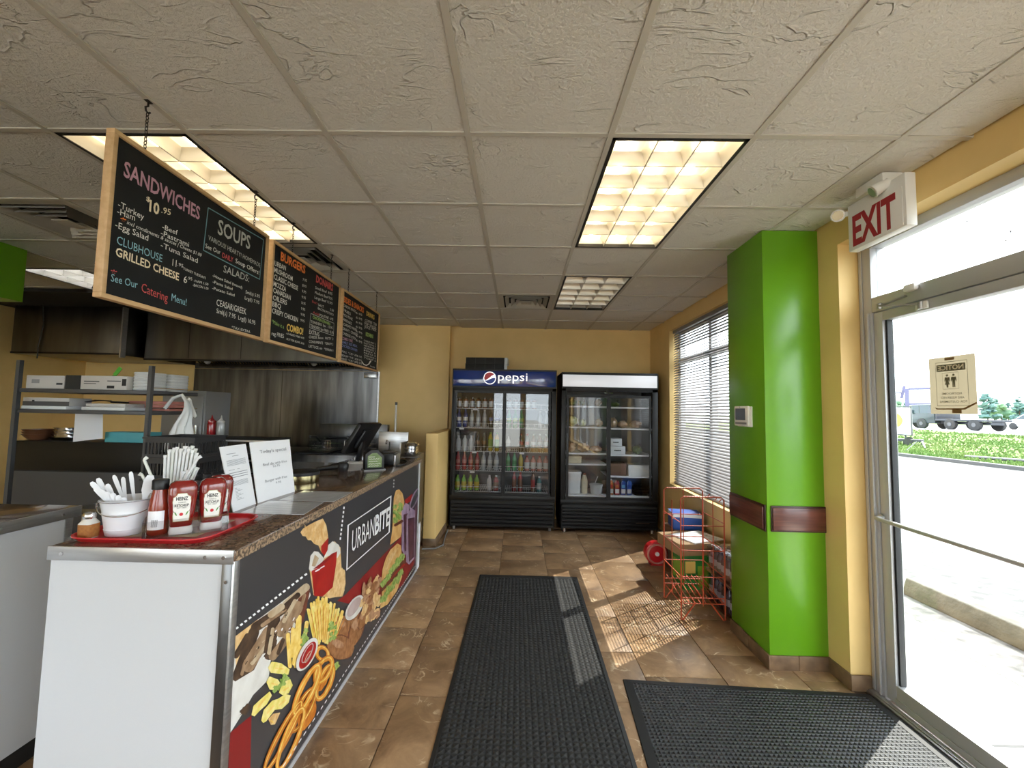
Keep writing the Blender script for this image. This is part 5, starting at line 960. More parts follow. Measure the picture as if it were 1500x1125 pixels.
# upright steel fridge
uf = tw('steel_fridge', 'upright grey steel cabinet behind the hanging white cloth', 'cabinet', -3.36, 4.12, 0); B(-.22, .22, 0, .36, .08, 1.64).build('cabinet_body', mat('fridge_grey', (.30, .30, .30), .4, .3), uf, bev=.005); B(-.205, .205, -.02, 0, .12, 1.6).build('door', 'fridge_grey', uf, bev=.004); MB().cyl((.17, -.05, .9), (.17, -.05, 1.3), .01, seg=8).bar((.17, -.02, .92), (.17, -.05, .92), .012, .012).bar((.17, -.02, 1.28), (.17, -.05, 1.28), .012, .012).build('handle', 'chrome', uf)
for x in (-.18, .18):
    for y in (.05, .31): MB().cyl((x, y, 0), (x, y, .08), .018, seg=8).build('foot', 'alu', uf)
# black table with squeeze bottles
bt = tw('black_table', 'narrow black table with squeeze bottles near the steel cabinet', 'table', -2.66, 3.92, 0); B(-.36, .42, -.17, .17, 1.17, 1.20).build('tabletop', 'black_matte', bt, bev=.004); B(-.36, .42, -.178, -.17, 1.178, 1.19).build('front_trim', 'alu', bt)
for x in (-.33, .39):
    for y in (-.14, .14): B(x-.015, x+.015, y-.015, y+.015, 0, 1.17).build('leg', 'black_matte', bt)
for x, c, lb in ((-2.865, (.35, .015, .02), 'red squeeze bottle on the narrow black table'), (-2.775, (.30, .31, .31), 'grey squeeze bottle with pointed tip on the narrow black table')):
    t = tw('squeeze_bottle', lb, 'bottle', x, 3.85, 1.20); MB().lathe([(.033, 0), (.036, .01), (.036, .12), (.031, .145)], seg=16).build('bottle_body', bmat(c), t); MB().lathe([(.034, .143), (.034, .155), (.022, .165), (.010, .18), (.003, .21)], seg=14).build('nozzle_cap', bmat((.45, .45, .45) if c[0] < .32 else c), t)
# prep fridge and shelf rack
pf = tw('prep_fridge', 'low black prep fridge with a dark grey front under the shelf rack', 'fridge', -3.45, 3.585, 0); B(-.75, .75, -.155, .14, 0.06, .93).build('fridge_front', 'dark_grey', pf, bev=.005); B(-.75, .75, -.155, .14, .93, 1.175).build('upper_box', 'black_metal', pf, bev=.005); B(-.75, .75, -.157, -.155, .925, .935).build('gap', 'black_matte', pf); B(-.70, .70, -.12, .12, 0, .06).build('plinth', 'black_matte', pf)
SX0, SX1, SY0_, SY1_ = -3.575, -2.615, 2.90, 3.34
mat('rack_grey', (.075, .078, .085), .45, .4)
sr = tw('shelf_rack', 'grey metal shelf rack holding boxes and trays in the kitchen', 'shelf rack', (SX0+SX1)/2, (SY0_+SY1_)/2, 0); shx, shy = (SX1-SX0)/2, (SY1_-SY0_)/2
for sx in (-1, 1):
    for sy in (-1,): B(sx*shx-.013, sx*shx+.013, sy*shy-.013, sy*shy+.013, 0, 1.80 if sx < 0 else 1.775).build('post', 'rack_grey', sr)
for z in (1.60, 1.452, .35): B(-shx, shx, -shy, shy, z-.028, z).build('shelf', 'rack_grey', sr, bev=.003)
for z in (1.60, 1.452): MB().tube([(shx, -shy, z+.02), (shx, shy, z+.02)], .003, 5).build('side_wire', 'chrome', sr)
def onshelf(px0, px1, yy, z):  # x range on the rack front from picture columns
    return ony(px0, 560, yy).x, ony(px1, 560, yy).x
def sbox(name, label, cat, px0, px1, yy, dp, z0, z1, m, marks=()):
    a, b2 = onshelf(px0, px1, yy, z0); t = tw(name, label, cat, (a+b2)/2, yy+dp/2, z0); hx = (b2-a)/2; B(-hx, hx, -dp/2, dp/2, 0, z1-z0).build('carton_body', m, t, bev=.003)
    for u0, u1, v0, v1, mm in marks: B(-hx+2*hx*u0, -hx+2*hx*u1, -dp/2-.0008, -dp/2, (z1-z0)*v0, (z1-z0)*v1).build('printed_mark', mm, t, smooth=0)
    return t
mat('off_white', (.50, .48, .46), .6); mat('pink_foam', (.55, .22, .18), .6, col2=(.42, .15, .12), scale=12)
sbox('glove_box', 'greyish white carton at the post end of the upper rack shelf', 'carton', 38, 94, 2.93, .2, 1.60, 1.695, 'off_white', [(.80, .96, .3, .45, 'black_matte'), (.15, .35, .4, .7, 'grey_plastic')])
sbox('glove_box', 'white carton with black printed corner on the upper rack shelf', 'carton', 96, 186, 2.93, .2, 1.60, 1.70, 'off_white', [(.0, .25, 0, 1, 'black_matte'), (.3, .55, .55, .62, 'dark_grey'), (.3, .5, .4, .45, 'dark_grey'), (.68, .8, .1, .3, 'black_matte'), (.68, .9, .6, .66, 'dark_grey'), (.92, .99, .3, .8, 'black_matte')])
for p0, p1, y_, lb in ((192, 216, 2.95, 'white foam container in the stack beside the printed carton'), (224, 252, 3.15, 'white foam container in the stack at the open end of the rack')):
    a, b2 = onshelf(p0, p1, y_, 1.6); hx = (b2-a)/2
    for k in range(6):
        t = tw('foam_container', lb, 'container', (a+b2)/2, y_+.09, 1.60+k*.0225, group='foam containers: '+lb[-24:]); MB().loft([(0, hx*.94, .085, 6), (.012, hx, .092, 6)], seg=16).build('container_base', 'tub_white', t); MB().loft([(.0125, hx, .092, 6), (.0222, hx*.95, .086, 6)], seg=16).build('container_lid', 'tub_white', t)
t = tw('green_strap', 'bright green strap sticking up behind the printed carton', 'strap', -3.11, 3.15, 1.70); t.location.z = 1.60; MB().bar((-.02, 0, 0), (-.02, .0, .12), .03, .004, (0, 1, 0)).bar((-.02, 0, .12), (.025, 0, .18), .03, .004, (0, 1, 0)).build('strap_band', mat('strap_green', (.10, .42, .04), .5), t)
for p0, p1, z0, z1, m, lb in ((34, 100, 1.452, 1.475, 'tub_white', 'lower flat white tray on the lower rack shelf'), (122, 186, 1.452, 1.475, 'tub_white', 'flat white tray on the lower rack shelf beside the pink trays')):
    sbox('foam_tray', lb, 'tray', p0, p1, 2.92, .2, z0, z1, m)
sbox('foil_box', 'long pale box with dark band standing above the flat white tray', 'box', 36, 104, 2.96, .16, 1.475, 1.535, 'off_white', [(0, 1, 0, .55, 'dark_grey'), (.2, .25, .5, .7, 'black_matte')])
sbox('foam_tray', 'pale tray above the flat white tray next to the pink trays', 'tray', 128, 186, 2.97, .16, 1.475, 1.50, 'off_white')
for i in range(3): sbox('pink_tray', ('lowest', 'middle', 'topmost')[i]+' pink foam tray in the stack on the lower rack shelf', 'tray', 190, 251, 3.13, .2, 1.452+i*.025, 1.475+i*.025, 'pink_foam')
zt = 1.175
for k in range(3):
    t = tag(MB().lathe([(.06, 0), (.08, .02), (.105, .05), (.10, .05), (.075, .025), (.055, .006)], seg=20).build('bowl', mat('bowl_brown', (.14, .06, .03), .35)), ('lowest', 'middle', 'topmost')[k]+' brown bowl in the nested stack on the black prep fridge', 'bowl', 'nested brown bowls'); t.location = (ony(45, 640, 3.5).x, 3.56, zt+k*.02)
for k in range(4):
    t = tag(MB().loft([(0, .10-.012*k, .06, 3), (.024, .125-.015*k, .075, 3), (.027, .135-.015*k, .08, 3)], seg=20).build('foil_pan', 'chrome'), ('lowest and widest', 'second', 'third', 'topmost and smallest')[k]+' foil pan in the stack on the black prep fridge', 'foil pan', 'stacked foil pans'); t.location = (ony(88, 640, 3.5).x, 3.56, zt+k*.028)
q = [ony(*p, 3.42) for p in ((92, 604), (130, 600), (117, 636), (90, 630))]; t = tw('paper_sheet', 'sheet of paper with curled corner hanging below the lower rack shelf', 'paper', q[0].x, 3.36, 1.42)
t.location = (-3.54, 3.352, 1.18); n = 6; mm = MB(); vsx = []
for i in range(n+1):
    for j in range(n+1): u, v = i/n, j/n; vsx.append((-.10+.2*u+.03*v*u, .008+.045*(u*u)*(1-v), .244*v*(1-.0*u)+ .03*u*(1-v)))
mm.add(vsx, [(i*(n+1)+j, (i+1)*(n+1)+j, (i+1)*(n+1)+j+1, i*(n+1)+j+1) for i in range(n) for j in range(n)]); mm.build('sheet', 'paper', t, fix=False); B(-.01, .13, .0, .012, .24, .25).build('holder_clip', 'rack_grey', t)
sbox('teal_box', 'bright teal box lying on the black prep fridge', 'box', 160, 222, 3.45, .14, zt, zt+.085, mat('teal', (.10, .42, .46), .5, col2=(.08, .36, .42), scale=5)); t = tw('label_card', 'narrow white card lying between the teal box and the fridge end', 'card', -2.80, 3.47, zt); B(-.07, .07, -.03, .03, 0, .035).build('card_block', 'off_white', t, bev=.002); B(-.06, .06, -.031, -.03, .01, .02).build('printed_mark', 'grey_plastic', t)
# hanging cloth on the end of the rack
t = tw('white_cloth', 'crumpled white cloth bag hanging from the open end of the rack', 'cloth', -2.46, 3.04, 1.19); st = random.getstate(); random.seed(5); nz, na = 16, 40; vv = []
for k in range(nz+1):
    f_ = k/nz; z = .34*(1-f_); rb = .018+.085*f_**1.15; dx = -.045*f_*f_+.012*math.sin(f_*8)
    for a in range(na):
        th = 2*math.pi*a/na; pl = 1+(.10+.16*f_)*math.sin(5*th+f_*2.2)+.10*f_*math.sin(9*th+1+f_*3)
        vv.append((dx+rb*pl*math.cos(th)+random.uniform(-.0025, .0025), .55*rb*pl*math.sin(th), z+.022*f_*math.sin(3*th+.6)+(.02*math.cos(th) if f_ > .5 else 0)))
mm = MB().add(vv, [(k*na+a, k*na+(a+1) % na, (k+1)*na+(a+1) % na, (k+1)*na+a) for k in range(nz) for a in range(na)]); mm.build('cloth_folds', 'tub_white', t, smooth=50)
mm = MB(); vv = []
for k in range(7):
    f_ = k/6; wd = .012+.03*math.sin(f_*2.6)
    for q_ in (-1, -.3, .4, 1): vv.append((.02+.07*f_+.012*q_*math.cos(f_*5), -.03+wd*q_*.6, .355-.02*f_-.115*f_*f_+.012*q_*q_+random.uniform(-.003, .003)))
mm.add(vv, [(k*4+q_, k*4+q_+1, (k+1)*4+q_+1, (k+1)*4+q_) for k in range(6) for q_ in range(3)]); mm.build('cloth_corner', 'tub_white', t, smooth=50, fix=False); random.setstate(st)
mm = MB().tube([(0, 0, .33), (-.04, 0, .385), (-.105, 0, .36), (-.148, .0, .302), (-.162, 0, .283)], .012, 8); mm.build('cloth_loop', 'tub_white', t)
# steel work table with crates behind the serving counter
wt = tw('work_table', 'steel work table in the kitchen behind the straws', 'table', -2.0, 2.75, 0); B(-.42, .40, -.50, .50, .90, .93).build('tabletop', 'steel', wt, bev=.003); B(-.38, .36, -.45, .45, .25, .27).build('undershelf', 'steel', wt)
for x in (-.38, .36):
    for y in (-.45, .45): MB().cyl((x, y, 0), (x, y, .90), .019, seg=10).build('leg', 'alu', wt)
mat('crate_black', (.02, .02, .023), .5)
def basket(lb, x, y, z, wx=.15, wy=.13, h=.125):
    t = tw('plastic_crate', lb, 'crate', x, y, z, group='black plastic crates'); m = MB(); m.box(-wx, wx, -wy, wy, 0, .006)
    for s_ in (-1, 1):
        for a, b2 in ((0, .02), (h-.035, h)): m.box(-wx, wx, s_*wy-.003, s_*wy+.003, a, b2); m.box(s_*wx-.003, s_*wx+.003, -wy, wy, a, b2)
        for k in range(15): x_ = -wx+2*wx*k/14; m.box(x_-.004, x_+.004, s_*wy-.003, s_*wy+.003, .02, h-.035)
        for k in range(13): y_ = -wy+2*wy*k/12; m.box(s_*wx-.003, s_*wx+.003, y_-.004, y_+.004, .02, h-.035)
    m.build('crate_walls', 'crate_black', t, smooth=0); B(-wx-.012, wx+.012, -wy-.012, -wy-.003, h-.012, h).build('rim_lip', 'crate_black', t); B(-wx-.012, wx+.012, wy+.003, wy+.012, h-.012, h).build('rim_lip', 'crate_black', t); return t
basket('lowest black plastic crate in the stack on the work table', -2.10, 2.62, .93); basket('middle black plastic crate in the stack on the work table', -2.10, 2.62, 1.056); basket('topmost black plastic crate in the stack on the work table', -2.10, 2.62, 1.182)
basket('black plastic crate full of condiment packets on the work table', -1.77, 2.56, .93, .12, .12, .13)
st = random.getstate(); random.seed(9)
spots = [((q_-1)*.062, (r_-1)*.056, 0) for q_ in range(3) for r_ in range(3)]+[(q_*.031, r_*.03, 1) for q_, r_ in ((-1, -1), (1, -1), (-1, 1), (1, 1), (0, 0))]+[(-.02, .022, 2), (.02, -.022, 2)]
for i, (x, y, k) in enumerate(spots):
    z = 1.0435+.0105*k+(.0065 if (k, x, y) == (1, 0, 0) else 0)+(.006 if k == 2 else 0)
    t = tag(B(-.025, .025, -.015, .015, -.003, .003).build('condiment_packet', 'tub_white' if i % 3 else 'off_white', bev=.001), 'small white condiment packet heaped in the black crate', 'packet', 'condiment packets in the crate'); t.location = (-1.77+x, 2.56+y, z); t.rotation_euler = (random.uniform(-.05, .05), random.uniform(-.05, .05), random.uniform(-.25, .25))
random.setstate(st)
t = tw('packet_liner', 'pale paper liner filling the crate under the packets', 'liner', -1.77, 2.56, .936); B(-.10, .10, -.10, .10, 0, .103).build('liner_fold', 'off_white', t, bev=.01); B(-.09, .09, -.104, -.10, .05, .11).build('liner_flap', 'off_white', t)
# hand sink cabinet, broom, containers behind the counter end
sk = tw('steel_sink', 'small stainless steel sink cabinet with a splash panel behind the counter end', 'sink', -1.29, 4.30, 0); B(-.27, .27, -.2, .29, .08, 1.03).build('sink_cabinet', 'steel', sk, bev=.004); B(-.24, .085, .27, .29, 1.03, 1.245).build('splash_panel', 'alu', sk, bev=.003); B(.07, .085, -.0, .27, 1.03, 1.15).build('side_splash', 'alu', sk, bev=.003); MB().tube([(-.1, .22, 1.03), (-.1, .22, 1.14), (-.1, .12, 1.16), (-.1, .1, 1.13)], .01, 8).build('tap', 'chrome', sk)
for x in (-.23, .23):
    for y in (-.16, .25): MB().cyl((x, y, 0), (x, y, .08), .018, seg=8).build('leg', 'alu', sk)
br = tw('broom', 'pale broom handle with black tip standing behind the sink', 'broom', -1.40, 4.74, 0); MB().cyl((0, 0, .05), (0, 0, 1.545), .012, seg=10).build('handle', mat('broom_pale', (.55, .52, .48), .4), br); MB().cyl((0, 0, 1.545), (0, 0, 1.575), .0135, seg=10).build('tip', 'black_plastic', br); B(-.12, .12, -.02, .02, 0, .08).build('brush_head', 'black_matte', br, bev=.004)
for i in range(3): 
    t = tw('foil_tray', ('lowest', 'middle', 'topmost')[i]+' crumpled silver foil tray in the stack at the counter end', 'foil tray', -1.09, 4.30, 1.03+i*.032); MB().loft([(0, .05, .08, 5), (.028, .062, .095, 5), (.031, .07, .10, 5)], seg=20).build('tray_base', 'chrome', t)
    if i == 2:
        mm = MB().loft([(.031, .065, .095, 5), (.05, .055, .085, 5), (.062, .045, .07, 4)], seg=20); mm.v = [(x+random.uniform(-.006, .006), y+random.uniform(-.006, .006), z+random.uniform(-.004, .006)) for x, y, z in mm.v]; mm.build('foil_cover', 'chrome', t, smooth=0)

t = tw('wire_whisk', 'dark wire whisk lying across the trays on the lower rack shelf', 'whisk', -3.10, 3.02, 1.535)
for k in range(5): MB().tube([(-.10, (k-2)*.004, .0), (-.02, (k-2)*.012, .012+.004*(k % 2)), (.06, (k-2)*.014, .014), (.10, (k-2)*.004, .006)], .0022, 5).build('whisk_wire', 'black_metal', t)
MB().cyl((.09, 0, .004), (.22, 0, .0), .007, seg=8).build('handle', 'black_plastic', t); t.location.z = 1.509
t = tw('ceiling_cable', 'black cable hanging from a small ceiling mount over the kitchen', 'cable', -3.50, 3.38, CEIL-.012); B(-.09, .09, -.02, .02, 0, .010).build('mount_plate', 'black_metal', t); MB().cyl((0, 0, 0), (0, 0, -.03), .022, seg=10).build('socket', 'black_plastic', t); MB().tube([(0, 0, -.03), (-.04, .0, -.04), (-.10, .02, -.10), (-.13, .03, -.18), (-.14, .03, -.20)], .007, 6).build('cord', 'black_plastic', t)
t = tw('dark_pipe', 'dark pipe lying on the grass near the kerb', 'pipe', 17.4, 15.3, gz(17.4, 15.3)+.03); pa, pb2 = [Vector((x, y, gz(17.4+x, 15.3+y)-gz(17.4, 15.3)+.022)) for x, y in ((-.3, .9), (.3, -1.2))]; MB().cyl(pa, pb2, .06, seg=8).build('pipe_length', 'dark_grey', t); MB().cyl(pb2, pb2+(pb2-pa).normalized()*.07, .07, seg=8).build('pipe_collar', 'dark_grey', t)
# ------------------------------------------------------------------ serving tray and condiments
TZ = CZ
def rrect(hx, hy, r, n=5):
    P = []
    for cx, cy, a0 in ((hx-r, hy-r, 0), (-hx+r, hy-r, 90), (-hx+r, -hy+r, 180), (hx-r, -hy+r, 270)):
        for i in range(n+1): a = math.radians(a0+90*i/n); P.append((cx+r*math.cos(a), cy+r*math.sin(a)))
    return P
t = thing('serving_tray', 'red plastic cafeteria tray with raised rim on the counter', 'tray', (-1.293, 1.575, TZ), math.radians(1.0)); m = MB(); rings = []
for ex, ey, z, r in ((.20, .155, 0, .04), (.219, .160, .003, .052), (.224, .165, .006, .056), (.233, .173, .018, .065), (.240, .180, .020, .070), (.240, .180, .016, .070), (.233, .173, .010, .065), (.222, .163, 0, .056)):
    rings.append([(x, y, z) for x, y in rrect(ex, ey, r)])
n = len(rings[0])
for R_ in rings: m.v += R_
order = [1, 2, 3, 4, 5, 6, 7]
for a, b2 in zip(order, order[1:]): m.f += [(a*n+i, a*n+(i+1) % n, b2*n+(i+1) % n, b2*n+i) for i in range(n)]
m.f += [tuple(range(n, 2*n)), tuple(range(8*n-1, 7*n-1, -1))]; m.v = m.v; m.build('tray_body', 'red_tray', t)
TB = TZ+.0035
t = thing('tray_liner', 'tan paper liner lying on the red tray', 'paper', (-1.30, 1.57, TB), math.radians(4)); B(-.15, .16, -.10, .12, 0, .0012).build('liner_sheet', mat('liner_tan', (.50, .40, .28), .7, col2=(.42, .33, .22), scale=9), t); B(.10, .165, .06, .125, .0012, .0015).build('folded_corner', 'liner_tan', t)
TB2 = TB+.0012
# spice shaker
t = thing('spice_shaker', 'square glass shaker of orange spice with silver lid on the red tray', 'shaker', (-1.487, 1.449, TB)); MB().loft([(0, .021, .021, 6), (.05, .022, .022, 6), (.062, .016, .016, 3), (.068, .016, .016, 2)], seg=24).build('glass_jar', mat('shaker_glass', (.62, .60, .55), .1, spec=.6, coat=.5), t); MB().loft([(.002, .0213, .0213, 6), (.048, .0223, .0223, 6)], seg=24).build('spice', mat('spice', (.36, .15, .03), .7, col2=(.28, .10, .02), scale=90), t); MB().lathe([(.0175, .066), (.0185, .068), (.0185, .080), (.015, .086), (.004, .088)], seg=18).build('lid', 'chrome', t)
# bucket with cutlery
def bucket(lb, x, y, z, rz):
    t = thing('metal_bucket', lb, 'bucket', (x, y, z), rz, 'white buckets on the tray')
    MB().lathe([(.054, 0), (.057, .003), (.060, .02), (.0615, .022), (.060, .024), (.068, .075), (.0695, .078), (.068, .081), (.076, .118), (.0795, .121), (.078, .125), (.074, .12), (.054, .006), (.03, .005)], seg=28).build('bucket_wall', 'bucket_white', t)
    MB().tube([(.0785*math.cos(a), .0785*math.sin(a), .122) for a in [2*math.pi*i/28 for i in range(28)]], .0022, 6, closed=True).build('rim', 'bucket_rim', t)
    P = [(-.080, 0, .105)]+[(-.080*math.cos(a), -.083*math.sin(a), .105-.03*math.sin(a)) for a in [math.pi*i/14 for i in range(1, 14)]]+[(.080, 0, .105)]
    MB().tube(P, .0017, 6).build('bail_handle', 'chrome', t)
    for s_ in (-1, 1): MB().tube([(s_*.076, 0, .112), (s_*.085, 0, .112), (s_*.085, 0, .098), (s_*.075, 0, .098)], .0025, 6).build('ear', 'chrome', t)
    return t
mat('bucket_white', (.74, .76, .80), .32, coat=.3); mat('bucket_rim', (.30, .30, .32), .4); mat('cutlery_white', (.76, .77, .80), .35, coat=.2)
bucket('white metal bucket full of plastic cutlery on the red tray', -1.410, 1.508, TB2, math.radians(30))
bucket('white metal bucket holding paper straws behind the cutlery bucket', -1.385, 1.672, TB2, math.radians(20))
def cutlery(name, lb, base, tip, wd, kind):
    t = thing(name, lb, 'cutlery', base, group='plastic cutlery in the bucket'); d = Vector(tip)-Vector(base); L_ = d.length; d.normalize(); a = d.cross(Vector((.68, -.73, .05))).normalized(); b2 = a.cross(d); m = MB()
    if kind == 'handle': prof = [(0, .35), (.5, .45), (.85, .75), (.96, .7), (1, .35)]
    else: prof = [(0, .35), (.5, .4), (.62, .55), (.72, 1.0), (.9, 1.05), (1, .6)]
    vs_ = []
    for f_, wk in prof:
        for s_ in (-1, 1):
            for q_ in (-1, 1): vs_.append(d*(L_*f_)+a*(s_*wd*wk/2)+b2*(q_*.0012-.004*math.sin(f_*3)))
    k = len(prof); fs = []
    for i in range(k-1): o_ = i*4; fs += [(o_, o_+4, o_+5, o_+1), (o_+2, o_+3, o_+7, o_+6), (o_, o_+2, o_+6, o_+4), (o_+1, o_+5, o_+7, o_+3)]
    fs += [(0, 1, 3, 2), (4*k-4, 4*k-2, 4*k-1, 4*k-3)]; m.add(vs_, fs); m.build('cutlery_piece', 'cutlery_white', t, smooth=60); return t
st = random.getstate(); random.seed(21); bc = Vector((-1.410, 1.508, TB2))
E1, E2 = Vector((.73, .68, 0)).normalized(), Vector((-.68, .73, 0)).normalized()      # across and away from the counter corner
def cut(e2, b_, t_, z_): return bc+E1*b_+E2*e2+Vector((0, 0, .012)), bc+E1*t_+E2*e2+Vector((0, 0, z_))
for q_ in ((-.042, .012, -.014, .135), (-.0345, .018, -.03, .142), (-.027, .02, -.045, .15), (-.0195, .02, -.06, .155), (-.012, .02, -.075, .162), (-.0045, .02, -.09, .172), (.003, .02, -.10, .19), (.0105, 0, -.06, .178), (.018, -.01, -.085, .2)):
    a_, b_ = cut(*q_); cutlery('plastic_fork', 'white plastic fork handle fanned over the bucket side toward the shaker', a_, b_, .021, 'handle')
for q_, lb in (((.0255, .03, .0, .215), 'long white plastic knife standing tallest in the bucket'), ((.033, .02, -.045, .205), 'white plastic knife leaning beside the tallest one in the bucket'), ((.0405, .005, -.02, .195), 'white plastic knife half hidden behind the leaning knives')):
    a_, b_ = cut(*q_); cutlery('plastic_knife', lb, a_, b_, .017, 'handle')
a_, b_ = cut(-.040, .028, .055, .205); cutlery('plastic_spoon', 'white plastic spoon standing bowl up apart from the other cutlery', a_, b_, .030, 'spoon')
# straws
sb = Vector((-1.385, 1.672, TB2)); mat('straw_paper', (.76, .77, .78), .6); mat('straw_paper2', (.68, .70, .66), .6)
def straw(lb, base, tip, grp, bend=None):
    t = thing('paper_straw', lb, 'straw', base, group=grp); tip = Vector(tip)-Vector(base); P = [Vector(), tip*.93, tip*.96, tip]; m = MB()
    if bend: P = [Vector(), tip*.86, tip*.9, tip*.9+Vector(bend)]
    m.tube(P[:3], .0052, 8); d = (P[3]-P[2]).normalized(); a = Vector((1, .2, 0)); a = (a-d*a.dot(d)).normalized(); b2 = a.cross(d)
    vs_ = [P[2]+a*.005+b2*.003, P[2]-a*.005+b2*.003, P[2]-a*.005-b2*.003, P[2]+a*.005-b2*.003, P[3]+a*.0068+b2*.0007, P[3]-a*.0068+b2*.0007, P[3]-a*.0068-b2*.0007, P[3]+a*.0068-b2*.0007]
    m.add(vs_, [(0, 1, 2, 3), (7, 6, 5, 4), (0, 4, 5, 1), (1, 5, 6, 2), (2, 6, 7, 3), (3, 7, 4, 0)]); m.build('wrapped_tube', 'straw_paper' if random.random() < .7 else 'straw_paper2', t, smooth=60); return t
for y, n_ in ((.0125, 9), (.0233, 8), (.0341, 6), (.0449, 3)):           # rows that spread apart upward
    for i in range(n_):
        x = (i-(n_-1)/2)*.0107; f_ = random.uniform(.95, 1.03); x2, y2, h_ = x*1.5+.012, .0125+(y-.0125)*1.25, .282-.9*max(0, abs(x)-.02)
        straw('white paper-wrapped straw standing upright in the tight bunch', sb+Vector((x, y, .0115)), sb+Vector((x+(x2-x)*f_, y+(y2-y)*f_, .0065+h_*f_)), 'upright paper straws in the bucket')
straw('paper straw with a bent end leaning out highest toward the shaker side', sb+Vector((.03, -.036, .0115)), sb+Vector((-.105, -.039, .27)), 'leaning straws', (.012, 0, .012)); straw('paper straw leaning out lowest toward the shaker side', sb+Vector((.012, -.036, .0115)), sb+Vector((-.109, -.038, .205)), 'leaning straws', (-.012, 0, .004))
straw('long paper straw leaning out toward the paper signs', sb+Vector((-.02, -.0243, .0115)), sb+Vector((.128, -.0243, .283)), 'leaning straws', (.012, 0, .006))
for y, xs in ((-.0125, (-.017, -.003, .011, .025)), (-.0005, (-.006, .008, .022))):
    for x in xs: z = .205+.4*x; straw('short paper straw leaning in the low bunch toward the paper signs', sb+Vector((x, y, .0115)), sb+Vector((x+.36*(z-.0065), y, z)), 'short leaning straws')
random.setstate(st)
# acrylic condiment holder with hot sauce and ketchup
ah = thing('acrylic_holder', 'clear acrylic condiment holder around the sauce bottles', 'holder', (-1.2097, 1.5370, TB2), math.radians(38)); hx, hy, hh = .122, .0505, .06
for a in ((-hx, hx, -hy, -hy+.003), (-hx, hx, hy-.003, hy), (-hx, -hx+.003, -hy, hy), (hx-.003, hx, -hy, hy)): B(a[0], a[1], a[2], a[3], .003, hh).build('acrylic_wall', 'acrylic', ah, smooth=0)
B(-hx, hx, -hy, hy, 0, .003).build('acrylic_base', 'acrylic', ah, smooth=0)
AB = TB2+.003; rot28 = Matrix.Rotation(math.radians(28), 3, 'Z')
def ahp(u, v): return (u, v, AB)
t = thing('hot_sauce_bottle', 'orange-red hot sauce bottle with black cap in the acrylic holder', 'bottle', ahp(-1.285, 1.496), math.radians(10)); MB().lathe([(.028, 0), (.031, .004), (.031, .098), (.027, .125), (.022, .15), (.021, .162)], seg=24).build('bottle_glass', 'sauce', t); MB().lathe([(.0245, .158), (.025, .160), (.025, .190), (.0225, .193)], seg=20).build('cap', 'black_plastic', t)
lb_ = MB(); 
for i in range(8): 
    a0, a1 = math.radians(-125+i*12), math.radians(-125+(i+1)*12); lb_.poly([(.0315*math.cos(a), .0315*math.sin(a), z) for a, z in ((a0, .02), (a1, .02), (a1, .085), (a0, .085))])
lb_.build('bottle_label', 'paper', t, fix=False); bcd = MB()
for i in range(7): a = math.radians(-95+i*5); bcd.poly([(.0319*math.cos(q_), .0319*math.sin(q_), z) for q_, z in ((a, .03), (a+.035, .03), (a+.035, .055), (a, .055))])
o = bcd.build('bar_code', 'dark_grey', t, smooth=0, fix=False); o['kind'] = 'stuff'
for k in range(8): a = k*math.pi/4
mat('label_white', (.80, .79, .74), .4); mat('label_black', (.02, .02, .02), .5); mat('label_gold', (.45, .36, .18), .5)
